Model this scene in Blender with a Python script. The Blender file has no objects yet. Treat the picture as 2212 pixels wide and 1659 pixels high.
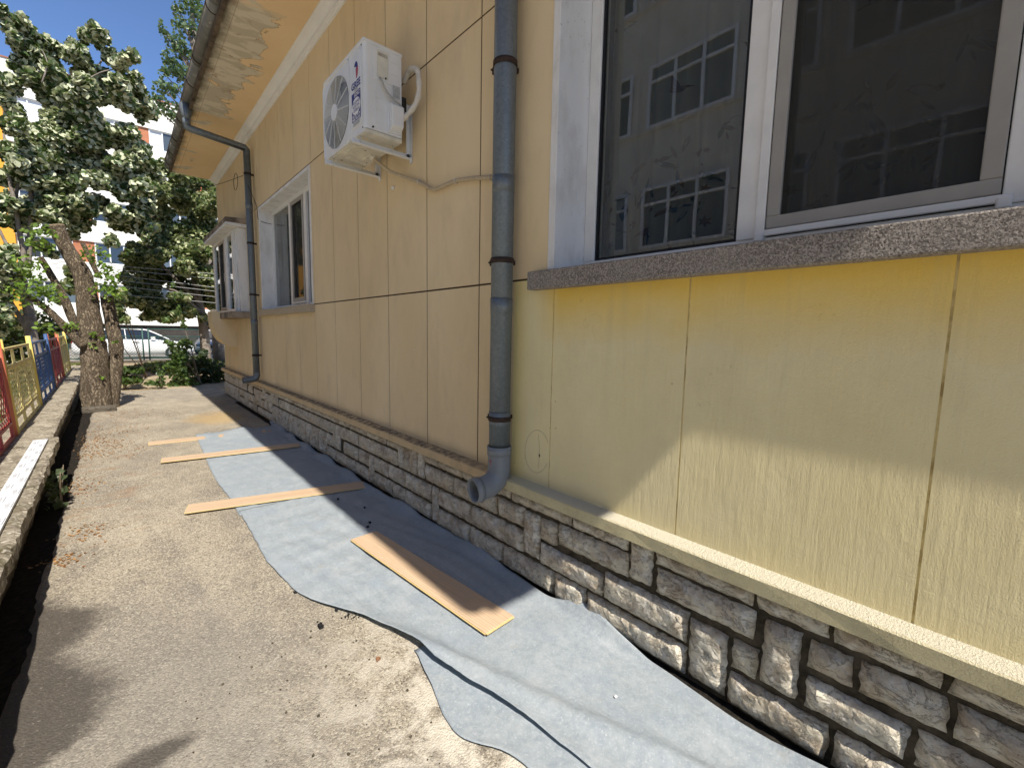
import bpy, bmesh, math, random
import numpy as np
from mathutils import Vector, Matrix
random.seed(7)
rng = np.random.default_rng(11)
SC = bpy.context.scene
COL = SC.collection

# ------------------------------------------------------------------ camera, sky, sun, exposure
CAM_D, CAM_H = 1.7643, 1.4555
YAW, PITCH, ROLL = 0.724882362, 0.111067518, 0.0188513013
FPX = 958.64                       # focal length in units of a 2212 px wide picture
cy_, sy_, cp_, sp_ = math.cos(YAW), math.sin(YAW), math.cos(PITCH), math.sin(PITCH)
FWD = Vector((sy_*cp_, cy_*cp_, -sp_)); RT0 = Vector((cy_, -sy_, 0)); UP0 = RT0.cross(FWD)
RT = RT0*math.cos(ROLL) + UP0*math.sin(ROLL)
UPV = -RT0*math.sin(ROLL) + UP0*math.cos(ROLL)
cam_data = bpy.data.cameras.new('camera'); cam = bpy.data.objects.new('camera', cam_data); COL.objects.link(cam)
cam.matrix_world = Matrix(((RT.x, UPV.x, -FWD.x, -CAM_D), (RT.y, UPV.y, -FWD.y, 0), (RT.z, UPV.z, -FWD.z, CAM_H), (0, 0, 0, 1)))
cam_data.sensor_width = 36; cam_data.sensor_fit = 'HORIZONTAL'; cam_data.lens = FPX/2212*36
cam_data.clip_start = .02; cam_data.clip_end = 600
SC.camera = cam
EYE = Vector((-CAM_D, 0, CAM_H))
def at(u, v, ax, val):
    """world point where the sight line through photo point (u, v) meets the plane axis = val"""
    d = FWD*FPX + RT*(u-1106) - UPV*(v-829.5)
    return EYE + d*((val-EYE[ax])/d[ax])

SUN = Vector((.0958, .757, -1)).normalized()          # the way the light travels
world = bpy.data.worlds.new('World'); SC.world = world; world.use_nodes = True
wn = world.node_tree; wn.nodes.clear()
sky = wn.nodes.new('ShaderNodeTexSky'); sky.sky_type = 'NISHITA'; sky.sun_disc = False
sky.sun_elevation = math.asin(-SUN.z); sky.sun_rotation = math.atan2(-SUN.x, -SUN.y)
sky.air_density = .62; sky.dust_density = .15; sky.ozone_density = 5; sky.altitude = 900
bg = wn.nodes.new('ShaderNodeBackground'); bg.inputs['Strength'].default_value = .15
wo = wn.nodes.new('ShaderNodeOutputWorld')
wn.links.new(sky.outputs[0], bg.inputs[0]); wn.links.new(bg.outputs[0], wo.inputs[0])
sl = bpy.data.lights.new('sun', 'SUN'); sl.energy = 4.6; sl.angle = math.radians(.6); sl.color = (1, .94, .84)
so = bpy.data.objects.new('sun', sl); COL.objects.link(so)
so.rotation_euler = SUN.to_track_quat('-Z', 'Y').to_euler()
SC.view_settings.view_transform = 'Standard'; SC.view_settings.look = 'None'
SC.view_settings.gamma = 1; SC.view_settings.use_curve_mapping = False
SC.view_settings.exposure = .74

# ------------------------------------------------------------------ material helpers
class NT:
    def __init__(s, name):
        s.m = bpy.data.materials.new(name); s.m.use_nodes = True
        s.t = s.m.node_tree; s.t.nodes.clear()
        s.out = s.t.nodes.new('ShaderNodeOutputMaterial')
        s._pos = None
    def n(s, typ, ins=None, **kw):
        nd = s.t.nodes.new(typ)
        for k, v in kw.items(): setattr(nd, k, v)
        for k, v in (ins or {}).items(): s.set(nd.inputs[k], v)
        return nd
    def set(s, sock, v):
        if isinstance(v, bpy.types.NodeSocket): s.t.links.new(v, sock)
        elif isinstance(v, (tuple, list)) and len(v) == 3 and sock.type == 'RGBA': sock.default_value = (*v, 1)
        else: sock.default_value = v
    def pos(s):
        if s._pos is None: s._pos = s.n('ShaderNodeNewGeometry').outputs['Position']
        return s._pos
    def objco(s): return s.n('ShaderNodeTexCoord').outputs['Object']
    def xyz(s, v=None): return s.n('ShaderNodeSeparateXYZ', {0: v or s.pos()}).outputs
    def mapping(s, scale=(1, 1, 1), rot=(0, 0, 0), loc=(0, 0, 0), v=None):
        return s.n('ShaderNodeMapping', {'Vector': v or s.pos(), 'Scale': scale, 'Rotation': rot, 'Location': loc}).outputs[0]
    def noise(s, scale, detail=4, rough=.55, v=None, out=0, dist=0):
        return s.n('ShaderNodeTexNoise', {'Vector': v or s.pos(), 'Scale': scale, 'Detail': detail, 'Roughness': rough, 'Distortion': dist}).outputs[out]
    def voro(s, scale, v=None, feature='F1', out='Distance', rnd=1.0):
        return s.n('ShaderNodeTexVoronoi', {'Vector': v or s.pos(), 'Scale': scale, 'Randomness': rnd}, feature=feature).outputs[out]
    def math(s, op, a, b=0., c=None, clamp=False):
        d = {0: a, 1: b}
        if c is not None: d[2] = c
        return s.n('ShaderNodeMath', d, operation=op, use_clamp=clamp).outputs[0]
    def ramp(s, v, lo, hi, a=0., b=1.):
        return s.n('ShaderNodeMapRange', {'Value': v, 'From Min': lo, 'From Max': hi, 'To Min': a, 'To Max': b}, clamp=True).outputs[0]
    def mix(s, f, a, b, mode='MIX'):
        nd = s.n('ShaderNodeMix', data_type='RGBA', blend_type=mode)
        s.set(nd.inputs[0], f); s.set(nd.inputs[6], a); s.set(nd.inputs[7], b)
        return nd.outputs[2]
    def bump(s, h, dist=.01, strength=1., normal=None):
        d = {'Height': h, 'Distance': dist, 'Strength': strength}
        if normal is not None: d['Normal'] = normal
        return s.n('ShaderNodeBump', d).outputs[0]
    def rand(s): return s.n('ShaderNodeObjectInfo').outputs['Random']
    def pbr(s, col, rough=.8, normal=None, spec=.3, metal=0., **kw):
        d = {'Base Color': col, 'Roughness': rough, 'Specular IOR Level': spec, 'Metallic': metal}
        if normal is not None: d['Normal'] = normal
        d.update(kw)
        b = s.n('ShaderNodeBsdfPrincipled', d)
        s.t.links.new(b.outputs[0], s.out.inputs[0]); return s.m
    def surf(s, sh): s.t.links.new(sh, s.out.inputs[0]); return s.m

M = {}
def plain(name, col, rough=.6, spec=.3, metal=0., var=.0, vs=8.):
    t = NT(name)
    c = col
    if var:
        c = t.mix(t.ramp(t.noise(vs, 5), .3, .7), tuple(x*(1-var) for x in col), tuple(min(1, x*(1+var)) for x in col))
    M[name] = t.pbr(c, rough, None, spec, metal); return M[name]

# painted plaster of the facade: tan paint, and the pale yellow repaint right of the downpipe below the string course
t = NT('wall_paint'); x, y, z = t.xyz()
tan = t.mix(t.ramp(t.noise(1.3, 5, v=t.mapping((1, 1, .5))), .35, .7), (.70, .545, .325), (.775, .625, .395))
dirt = t.ramp(t.noise(3.2, 7, .68, v=t.mapping((1, 1, .4))), .48, .75)
tan = t.mix(t.math('MULTIPLY', dirt, .38), tan, (.46, .36, .235))
yel = t.mix(t.ramp(t.noise(1.6, 5), .3, .7), (.765, .660, .365), (.82, .725, .44))
yel = t.mix(t.math('MULTIPLY', t.ramp(t.noise(2.2, 6, .6), .45, .75), .5), yel, (.66, .565, .35))
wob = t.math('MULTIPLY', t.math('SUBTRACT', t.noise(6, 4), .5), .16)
undersill = t.math('MULTIPLY', t.ramp(t.math('ADD', z, wob), 1.40, 1.68), t.ramp(y, 1.80, 1.62))
yel = t.mix(t.math('MULTIPLY', undersill, .85), yel, (.80, .53, .07))          # deeper yellow in a band below the sill
edge = t.math('MULTIPLY', t.ramp(t.math('ADD', y, t.math('MULTIPLY', wob, .3)), 1.84, 1.95), .55)
yel = t.mix(edge, yel, (.78, .64, .22))
crk = t.math('MULTIPLY', t.ramp(t.math('ABSOLUTE', t.math('SUBTRACT', t.noise(1.5, 5, .6, dist=.4), .5)), 0, .0016, 1, 0), t.ramp(t.noise(2.3, 2), .50, .58))
yel = t.mix(t.math('MULTIPLY', crk, .22), yel, (.30, .24, .12))
drip = t.math('MULTIPLY', t.ramp(t.noise(9, 5, .7, v=t.mapping((1, 1, .04))), .56, .70), t.ramp(z, .9, 1.7))
yel = t.mix(t.math('MULTIPLY', drip, .22), yel, (.50, .42, .24))
isy = t.math('MULTIPLY', t.math('LESS_THAN', y, 1.985), t.math('LESS_THAN', z, 1.7635))
col = t.mix(isy, tan, yel)
streak = t.noise(46, 5, .66, v=t.mapping((1, 1, .10)))
fine = t.math('ADD', t.noise(190, 4, .65), t.math('MULTIPLY', t.noise(40, 5, .66, v=t.mapping((1, .16, 1), (.25, 0, 0))), t.ramp(z, 1.0, .7, .2, .9)))
wide = t.noise(7, 4, .55, v=t.mapping((1, 1, .5)), dist=.6)
hh = t.math('ADD', t.math('MULTIPLY', streak, .55), t.math('ADD', t.math('MULTIPLY', fine, .30), t.math('MULTIPLY', wide, .9)))
bs = t.math('ADD', t.math('MULTIPLY', isy, .40), .07)
t.pbr(col, .75, t.bump(hh, .012, bs), .25); M['paint'] = t.m

t = NT('groove_dirt'); x, y, z = t.xyz()
isy = t.math('MULTIPLY', t.math('LESS_THAN', y, 1.985), t.math('LESS_THAN', z, 1.755))
c = t.mix(isy, (.06, .035, .018), t.mix(t.ramp(t.noise(14, 5), .45, .65), (.72, .60, .30), (.42, .31, .13)))
t.pbr(c, .9); M['groove'] = t.m

t = NT('ledge_render'); x, y, z = t.xyz()
c = t.mix(t.ramp(y, 1.9, 2.1), (.74, .65, .39), (.70, .53, .31))
c = t.mix(t.math('MULTIPLY', t.ramp(t.noise(9, 6, .65), .45, .72), .45), c, (.36, .30, .19))
g = t.n('ShaderNodeNewGeometry').outputs['Normal']
top = t.ramp(t.xyz(g)[2], .6, .9)
c = t.mix(t.math('MULTIPLY', top, t.ramp(y, 2.2, 1.6)), c, (.62, .57, .44))
c = t.mix(t.math('MULTIPLY', top, t.math('MULTIPLY', t.ramp(y, 2.0, 2.6), t.ramp(t.noise(18, 6, .7), .35, .6))), c, (.16, .12, .085))
hh = t.math('ADD', t.noise(170, 4, .7), t.math('MULTIPLY', t.noise(70, 3), .5))
t.pbr(c, .85, t.bump(hh, .012, .9), .25); M['ledge'] = t.m

t = NT('limestone'); r = t.rand()
v = t.n('ShaderNodeVectorMath', {0: t.pos(), 1: t.n('ShaderNodeCombineXYZ', {0: t.math('MULTIPLY', r, 37.), 1: t.math('MULTIPLY', r, 11.), 2: 0.}).outputs[0]}, operation='ADD').outputs[0]
c = t.mix(r, (.53, .475, .365), (.68, .625, .51))
c = t.mix(t.ramp(t.noise(9, 6, .6, v=v), .42, .68), c, (.37, .295, .21))
c = t.mix(t.math('MULTIPLY', t.ramp(t.noise(16, 6, .7, v=v, dist=.4), .5, .66), .7), c, (.66, .63, .57))
vein = t.ramp(t.math('ABSOLUTE', t.math('SUBTRACT', t.noise(8, 7, .7, v=t.mapping((1, 1, 2.2), v=v), dist=.5), .5)), .0, .016, 1, 0)
c = t.mix(t.math('MULTIPLY', vein, .6), c, (.14, .11, .08))
c = t.mix(t.math('MULTIPLY', t.ramp(t.noise(45, 4, .7, v=v), .58, .72), .7), c, (.11, .085, .06))
facet = t.voro(17, v=t.n('ShaderNodeVectorMath', {0: v, 1: t.n('ShaderNodeVectorMath', {0: t.noise(10, 3, v=v, out=1), 1: (.09, .09, .09)}, operation='MULTIPLY').outputs[0]}, operation='ADD').outputs[0])
hh = t.math('ADD', t.math('MULTIPLY', facet, 1.5), t.math('ADD', t.math('MULTIPLY', t.noise(24, 6, .68, v=v, dist=.2), .8), t.math('MULTIPLY', vein, -.2)))
t.pbr(c, .8, t.bump(hh, .018, .75), .3); M['stone'] = t.m
t = NT('mortar')
c = t.mix(t.ramp(t.noise(14, 6, .65), .35, .65), (.035, .029, .02), (.12, .10, .072))
t.pbr(c, .95, t.bump(t.noise(70, 5, .7), .008, .8), .15); M['mortar'] = t.m

t = NT('terrazzo')
c = t.mix(t.ramp(t.voro(190, out='Color'), .2, .8), (.15, .13, .115), (.40, .36, .32))
c = t.mix(t.ramp(t.noise(160, 3, .7), .52, .62), c, (.075, .06, .05))
c = t.mix(t.math('MULTIPLY', t.ramp(t.noise(5, 5), .4, .7), .4), c, (.28, .25, .22))
t.pbr(c, .8, t.bump(t.noise(180, 3), .004, .6), .3); M['terrazzo'] = t.m
t = NT('terrazzo_tan')
c = t.mix(t.ramp(t.voro(150, out='Color'), .2, .8), (.36, .29, .20), (.50, .42, .30))
t.pbr(c, .85, t.bump(t.noise(150, 3), .003, .5), .2); M['terrazzo_tan'] = t.m
t = NT('stained_cement'); x, y, z = t.xyz()
c = t.mix(t.ramp(t.noise(4, 6, .65), .38, .62), (.34, .28, .215), (.12, .095, .075))
t.pbr(c, .9, t.bump(t.noise(60, 4), .004, .6), .2); M['stained_cement'] = t.m

t = NT('white_plaster')
c = t.mix(t.ramp(t.noise(7, 6, .65, v=t.mapping((1, 1, .4))), .46, .8), (.74, .735, .72), (.52, .50, .47))
c = t.mix(t.math('MULTIPLY', t.ramp(t.noise(38, 5, .7), .64, .72), .8), c, (.33, .28, .24))
t.pbr(c, .7, t.bump(t.noise(40, 5), .004, .35), .3); M['white_plaster'] = t.m
plain('cornice_white', (.78, .765, .73), .7, .3, 0, .05, 2.5)
plain('white_pvc', (.73, .73, .72), .35, .5, 0, .05, 12)
plain('grey_screen_frame', (.33, .315, .29), .45, .5, 0, .06, 9)
plain('black_gasket', (.012, .013, .016), .5)
plain('dark_slot', (.006, .006, .006), .6)

t = NT('window_glass')
bk = t.n('ShaderNodeNewGeometry').outputs['Backfacing']
fr = t.n('ShaderNodeFresnel', {'IOR': t.ramp(bk, 0, 1, 1.8, 1/1.8)}).outputs[0]
tr = t.n('ShaderNodeBsdfTransparent', {'Color': (.66, .67, .64, 1)}).outputs[0]
gl = t.n('ShaderNodeBsdfGlossy', {'Color': (.95, .97, 1, 1), 'Roughness': .004, 'Normal': t.bump(t.noise(1.6, 2, .4), .02, .05)}).outputs[0]
t.surf(t.n('ShaderNodeMixShader', {0: fr, 1: tr, 2: gl}).outputs[0]); M['glass'] = t.m
t = NT('insect_mesh')
tr = t.n('ShaderNodeBsdfTransparent', {'Color': (1, 1, 1, 1)}).outputs[0]
df = t.n('ShaderNodeBsdfDiffuse', {'Color': (.055, .055, .052, 1)}).outputs[0]
t.surf(t.n('ShaderNodeMixShader', {0: .52, 1: tr, 2: df}).outputs[0]); M['insect_mesh'] = t.m
t = NT('curtain_cloth')
c = t.mix(t.ramp(t.noise(9, 3), .4, .6), (.44, .42, .37), (.50, .48, .43))
d1 = t.n('ShaderNodeBsdfDiffuse', {'Color': c}).outputs[0]
d2 = t.n('ShaderNodeBsdfTranslucent', {'Color': (.5, .5, .46, 1)}).outputs[0]
t.surf(t.n('ShaderNodeMixShader', {0: .25, 1: d1, 2: d2}).outputs[0]); M['curtain'] = t.m
for nm, c in dict(print_green=(.11, .14, .08), print_brown=(.20, .13, .075), print_blue=(.09, .12, .16), print_ochre=(.27, .19, .08)).items(): plain(nm, c, .9, .1, 0, .3, 60)
plain('pencil', (.33, .27, .17), .9)
plain('room', (.16, .15, .14), .9)

t = NT('zinc')
c = t.mix(t.ramp(t.voro(70, out='Color'), .1, .9), (.135, .158, .172), (.172, .197, .212))
c = t.mix(t.math('MULTIPLY', t.ramp(t.noise(12, 6, .7, v=t.mapping((1, 1, .3))), .5, .75), .6), c, (.225, .242, .25))
c = t.mix(t.ramp(t.noise(55, 4, .7), .69, .74), c, (.62, .62, .60))
t.pbr(c, .5, t.bump(t.noise(40, 4), .002, .3), .5, .45); M['zinc'] = t.m
t = NT('gutter_zinc')
c = t.mix(t.ramp(t.noise(3, 6, .65), .35, .65), (.13, .13, .115), (.21, .205, .185))
c = t.mix(t.math('MULTIPLY', t.ramp(t.noise(11, 6, .7, dist=1), .56, .7), .8), c, (.46, .42, .36))
t.pbr(c, .6, t.bump(t.noise(20, 4), .003, .4), .45, .3); M['gutter'] = t.m
plain('grey_pvc', (.20, .215, .23), .45, .4, 0, .08, 9)
plain('rusty_band', (.045, .028, .022), .7, .3, .3, .4, 50)
plain('black_wire', (.012, .012, .012), .6)

t = NT('soffit_paint'); x, y, z = t.xyz()
base = t.mix(t.ramp(t.noise(1.5, 5), .35, .7), (.74, .54, .31), (.80, .61, .37))
nz1 = t.noise(2.7, 6, .56, v=t.mapping((.75, 1.3, 1)), dist=.5)
pm = t.math('ADD', nz1, t.math('MULTIPLY', t.ramp(x, -.18, -.52), .34))
zone = t.math('MULTIPLY', t.ramp(t.math('ADD', y, t.math('MULTIPLY', nz1, .5)), 8.50, 8.44), t.ramp(x, -.2, -.30))
zone = t.math('MULTIPLY', zone, t.ramp(t.math('ADD', y, t.math('MULTIPLY', nz1, .8)), 5.6, 5.75, .0, 1))
peel = t.math('MULTIPLY', t.ramp(pm, .655, .662), zone)
pe2 = t.math('MULTIPLY', t.ramp(pm, .90, .905), t.ramp(x, -.42, -.55))
peel = t.math('MAXIMUM', peel, pe2)
bare = t.mix(t.ramp(t.noise(4, 6, .6, v=t.mapping((.7, 1.5, 1)), dist=.6), .47, .53), (.64, .58, .455), (.51, .455, .35))
bare = t.mix(t.ramp(t.noise(4, 5, .6), .58, .66), bare, (.40, .32, .24))
moss = t.math('MULTIPLY', t.ramp(t.math('ADD', x, t.math('MULTIPLY', t.noise(7, 6, .7), .16)), -.60, -.70), t.ramp(t.noise(4, 5), .28, .48))
rim = t.math('MULTIPLY', t.math('MULTIPLY', t.ramp(pm, .640, .654), t.ramp(pm, .664, .657)), zone)  # dark outlines paint the shadows of curling flake edges
col = t.mix(peel, base, bare); col = t.mix(t.math('MULTIPLY', rim, .75), col, (.26, .17, .09)); col = t.mix(t.math('MULTIPLY', moss, .85), col, (.06, .052, .03))
ln = t.ramp(t.math('ABSOLUTE', t.math('ADD', t.math('ADD', x, t.math('MULTIPLY', y, -.0075)), .742)), .0, .004, 1, 0)
col = t.mix(t.math('MULTIPLY', ln, .7), col, (.16, .11, .07))
t.pbr(col, .85, t.bump(t.math('ADD', t.math('MULTIPLY', peel, -.6), t.math('MULTIPLY', t.noise(30, 4), .25)), .01, .7), .2); M['soffit'] = t.m
plain('roof_tile', (.30, .13, .08), .8, .2, 0, .25, 6)
plain('fascia', (.11, .085, .06), .9, .2, 0, .5, 9)

plain('ac_white', (.69, .70, .70), .4, .5, 0, .05, 6)
plain('ac_dirty', (.62, .60, .52), .5, .4, 0, .12, 12)
plain('ac_base', (.62, .585, .485), .5, .4, 0, .15, 14)
plain('ac_grille', (.60, .61, .60), .45, .4)
plain('ac_dark', (.012, .012, .013), .6)
plain('ac_fan', (.03, .03, .032), .5)
plain('print_navy', (.022, .03, .19), .5)
plain('print_red', (.42, .045, .06), .5)
plain('print_white', (.78, .78, .78), .5)
plain('print_grey', (.3, .3, .3), .5)
plain('label_grey', (.42, .43, .43), .5)
plain('dust_smear', (.40, .37, .31), .8, .1, 0, .25, 60)
plain('hose_beige', (.46, .37, .245), .6, .3, 0, .1, 30)
plain('wrap_white', (.60, .57, .51), .6, .3, 0, .15, 25)
plain('wire_pale', (.5, .5, .5), .5)
plain('cable_grey', (.36, .36, .34), .5)

t = NT('concrete_yard'); x, y, z = t.xyz()
c = t.mix(t.ramp(t.noise(.9, 6, .6), .35, .68), (.27, .232, .175), (.37, .318, .238))
c = t.mix(t.math('MULTIPLY', t.ramp(t.noise(2.2, 7, .68, v=t.mapping((1, .5, 1), (0, 0, .5)), dist=.6), .44, .60), .85), c, (.185, .16, .13))
c = t.mix(t.math('MULTIPLY', t.ramp(t.noise(5.5, 7, .7, v=t.mapping((1, .6, 1), (0, 0, -.4))), .50, .64), .6), c, (.22, .19, .15))
c = t.mix(t.math('MULTIPLY', t.ramp(t.noise(1.7, 5, .6, v=t.mapping((1, 1, 1), (0, 0, 0), (3, 1, 0))), .52, .66), .55), c, (.43, .375, .285))
agg = t.voro(150, out='Color'); aggd = t.voro(150)
c = t.mix(t.math('MULTIPLY', t.ramp(t.xyz(agg)[0], .55, .95), .7), c, (.56, .50, .39))
c = t.mix(t.math('MULTIPLY', t.ramp(t.xyz(agg)[1], .66, .9), .8), c, (.105, .088, .066))
c = t.mix(t.math('MULTIPLY', t.ramp(t.noise(75, 5, .75), .54, .68), .7), c, (.13, .11, .085))
c = t.mix(t.math('MULTIPLY', t.ramp(t.noise(95, 4, .75, v=t.mapping((1, 1, 1), (0, 0, 0), (5, 2, 0))), .57, .68), .6), c, (.56, .50, .40))
# cement smears near the camera
near = t.math('MULTIPLY', t.ramp(y, 2.3, 1.3), t.ramp(x, -1.9, -1.1))
pale = t.math('MULTIPLY', t.ramp(t.noise(6.5, 7, .7, dist=.5), .46, .58), near)
c = t.mix(t.math('MULTIPLY', pale, .9), c, (.58, .53, .44))
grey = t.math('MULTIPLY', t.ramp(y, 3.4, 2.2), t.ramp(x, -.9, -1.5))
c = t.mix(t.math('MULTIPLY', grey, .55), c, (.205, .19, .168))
chip = t.math('MULTIPLY', t.ramp(t.noise(34, 4, .7), .66, .71), near)
c = t.mix(t.math('MULTIPLY', chip, .8), c, (.15, .12, .09))
# wet stains (spilt water) by the kerb
def blob(cx, cy, rx, ry, soft=.35):
    dx = t.math('DIVIDE', t.math('SUBTRACT', x, cx), rx); dy = t.math('DIVIDE', t.math('SUBTRACT', y, cy), ry)
    d = t.math('SQRT', t.math('ADD', t.math('MULTIPLY', dx, dx), t.math('MULTIPLY', dy, dy)))
    d = t.math('ADD', d, t.math('ADD', t.math('MULTIPLY', t.math('SUBTRACT', t.noise(3.4, 3, .5), .5), 1.3), t.math('MULTIPLY', t.math('SUBTRACT', t.noise(22, 6, .75), .5), .9)))
    return t.ramp(d, 1.0+soft*.35, 1.0-soft*.3)
def gau(c0, w_, h_): q = t.math('DIVIDE', t.math('SUBTRACT', y, c0), w_); return t.math('MULTIPLY', t.math('EXPONENT', t.math('MULTIPLY', t.math('MULTIPLY', q, q), -1.)), h_)
wd_ = t.math('MULTIPLY', t.math('MAXIMUM', gau(2.93, .25, .30), gau(2.30, .42, .33)), t.ramp(t.math('ADD', y, t.math('MULTIPLY', t.noise(9, 5, .6), .25)), 2.06, 2.20))
wn_ = t.math('ADD', t.math('MULTIPLY', t.math('SUBTRACT', t.noise(6, 4, .55), .5), .16), t.math('MULTIPLY', t.math('SUBTRACT', t.noise(26, 7, .8), .5), .26))
wet = t.ramp(t.math('SUBTRACT', t.math('ADD', wd_, wn_), t.math('ADD', x, 2.17)), -.05, .08)
wet = t.math('MAXIMUM', wet, blob(-1.75, 1.82, .12, .055, .9))
wet = t.math('MULTIPLY', wet, t.ramp(t.noise(55, 5, .75), .66, .58, .35, 1))
c = t.mix(t.math('MULTIPLY', wet, .82), c, (.058, .049, .042))
och = t.math('MULTIPLY', blob(-.62, 8.6, .34, .55, 1.2), .6)
c = t.mix(och, c, (.40, .27, .11))
rust = t.math('MULTIPLY', t.math('MULTIPLY', t.ramp(t.noise(5, 7, .7, v=t.mapping((.6, 1.4, 1))), .52, .68), t.ramp(x, -1.45, -1.75)), t.ramp(y, 3.2, 4.6))
c = t.mix(t.math('MULTIPLY', rust, .6), c, (.26, .145, .07))
hh = t.math('ADD', t.math('MULTIPLY', aggd, -.6), t.math('ADD', t.math('MULTIPLY', t.noise(90, 6, .72), .9), t.math('MULTIPLY', t.noise(7, 5), .7)))
rough = t.ramp(wet, 0, 1, .85, .5)
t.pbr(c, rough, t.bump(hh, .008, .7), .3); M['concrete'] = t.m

t = NT('old_kerb_concrete'); x, y, z = t.xyz()
c = t.mix(t.ramp(t.noise(7, 7, .7), .36, .64), (.15, .125, .09), (.40, .35, .27))
c = t.mix(t.math('MULTIPLY', t.ramp(t.noise(4, 6, .7), .52, .66), t.ramp(y, 7, 5)), c, (.10, .085, .04))
c = t.mix(t.ramp(t.xyz(t.voro(60, out='Color'))[0], .8, .95), c, (.50, .45, .36))
c = t.mix(t.math('MULTIPLY', t.ramp(z, .40, .26), .8), c, (.06, .05, .04))  # lower face darkened: deep shade by the ground put into the colour
hh = t.math('ADD', t.noise(35, 7, .75), t.math('MULTIPLY', t.voro(50), -.5))
t.pbr(c, .9, t.bump(hh, .02, .9), .2); M['kerb'] = t.m

t = NT('dry_soil'); x, y, z = t.xyz()
c = t.mix(t.ramp(t.noise(1.3, 7, .65), .38, .64), (.27, .205, .13), (.42, .345, .235))
c = t.mix(t.ramp(t.noise(.8, 6, .65), .55, .68), c, (.13, .135, .05))
t.pbr(c, .95, t.bump(t.noise(18, 7, .7), .05, .8), .15); M['soil'] = t.m
plain('asphalt', (.24, .225, .20), .9, .2, 0, .2, 3)

t = NT('foam_underlay'); x, y, z = t.xyz()
c = t.mix(t.ramp(t.noise(38, 7, .75), .34, .66), (.32, .365, .40), (.47, .51, .535))
c = t.mix(t.math('MULTIPLY', t.ramp(t.noise(6, 7, .75), .46, .68), .6), c, (.57, .595, .605))
c = t.mix(t.math('MULTIPLY', t.ramp(t.noise(4, 5, .65, v=t.mapping((1, 1, 1), (0, 0, 0), (7, 3, 0))), .5, .68), .5), c, (.35, .41, .48))
c = t.mix(t.math('MULTIPLY', t.ramp(t.noise(120, 4, .75), .55, .66), .75), c, (.68, .705, .71))
c = t.mix(t.math('MULTIPLY', t.ramp(t.noise(9, 7, .75, v=t.mapping((1, 1, 1), (0, 0, 0), (2, 9, 0))), .6, .7), .35), c, (.42, .39, .33))
rib = t.n('ShaderNodeTexWave', {'Vector': t.pos(), 'Scale': 13., 'Distortion': .35, 'Detail': 1.}, bands_direction='X').outputs['Fac']
hh = t.math('ADD', t.math('MULTIPLY', rib, .28), t.math('MULTIPLY', t.noise(70, 6, .75), 1.6))
b = t.n('ShaderNodeBsdfPrincipled', {'Base Color': c, 'Roughness': .5, 'Specular IOR Level': .35, 'Normal': t.bump(hh, .003, .55)}).outputs[0]
tl = t.n('ShaderNodeBsdfTranslucent', {'Color': (.42, .52, .60, 1)}).outputs[0]
t.surf(t.n('ShaderNodeMixShader', {0: .36, 1: b, 2: tl}).outputs[0]); M['underlay'] = t.m

t = NT('laminate'); o = t.objco()
r = t.rand()
v = t.n('ShaderNodeVectorMath', {0: o, 1: t.n('ShaderNodeCombineXYZ', {0: t.math('MULTIPLY', r, 9.), 1: t.math('MULTIPLY', r, 5.), 2: 0.}).outputs[0]}, operation='ADD').outputs[0]
side = t.math('GREATER_THAN', t.xyz(o)[1], .0965)
off = t.n('ShaderNodeCombineXYZ', {0: t.math('MULTIPLY', side, 3.3), 1: t.math('MULTIPLY', side, .4), 2: 0.}).outputs[0]
v2 = t.n('ShaderNodeVectorMath', {0: v, 1: off}, operation='ADD').outputs[0]
ring = t.n('ShaderNodeTexWave', {'Vector': t.mapping((.9, 9, 1), v=v2), 'Scale': 2.2, 'Distortion': 7., 'Detail': 2.5, 'Detail Scale': .9}, bands_direction='Y').outputs['Fac']
fib = t.noise(30, 5, .65, v=t.mapping((.5, 14, 1), v=v2))
blk = t.xyz(t.voro(1., v=t.mapping((2.6, 10.36, 0), v=t.n('ShaderNodeVectorMath', {0: o, 1: off}, operation='ADD').outputs[0]), out='Color', rnd=0.))[0]
c = t.mix(t.ramp(fib, .35, .65), (.52, .375, .245), (.60, .45, .31))
c = t.mix(t.math('MULTIPLY', t.ramp(ring, .66, .95), .42), c, (.36, .225, .125))
c = t.mix(t.math('MULTIPLY', blk, .4), c, (.42, .285, .18))
seam = t.ramp(t.math('ABSOLUTE', t.math('SUBTRACT', t.xyz(o)[1], .0965)), .0, .0022, 1, 0)
c = t.mix(t.math('MULTIPLY', seam, .6), c, (.25, .14, .07))
t.pbr(c, .42, t.bump(fib, .001, .3), .4); M['laminate'] = t.m
plain('fibreboard', (.58, .44, .20), .8, .2, 0, .1, 60)
plain('foam_board', (.66, .67, .69), .55, .3)
plain('print_lightgrey', (.24, .25, .27), .6)

t = NT('bark'); o = t.pos()
v = t.mapping((1, 1, .17))
wv = t.n('ShaderNodeVectorMath', {0: v, 1: t.n('ShaderNodeVectorMath', {0: t.noise(5, 6, .65, out=1), 1: (.22, .22, .16)}, operation='MULTIPLY').outputs[0]}, operation='ADD').outputs[0]
vb = t.voro(30, v=wv, feature='DISTANCE_TO_EDGE')
c = t.mix(t.ramp(t.noise(6, 6, .65), .35, .65), (.165, .125, .088), (.295, .235, .165))
c = t.mix(t.math('MULTIPLY', t.ramp(vb, .12, .0), .85), c, (.055, .04, .028))
c = t.mix(t.math('MULTIPLY', t.ramp(t.noise(24, 5, .7, v=v), .55, .72), .7), c, (.44, .36, .25))
hh = t.math('ADD', t.ramp(vb, 0, .22), t.math('MULTIPLY', t.noise(38, 6, .7, v=v), .6))
t.pbr(c, .92, t.bump(hh, .035, .9), .15); M['bark'] = t.m
t = NT('smooth_bark')
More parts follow.
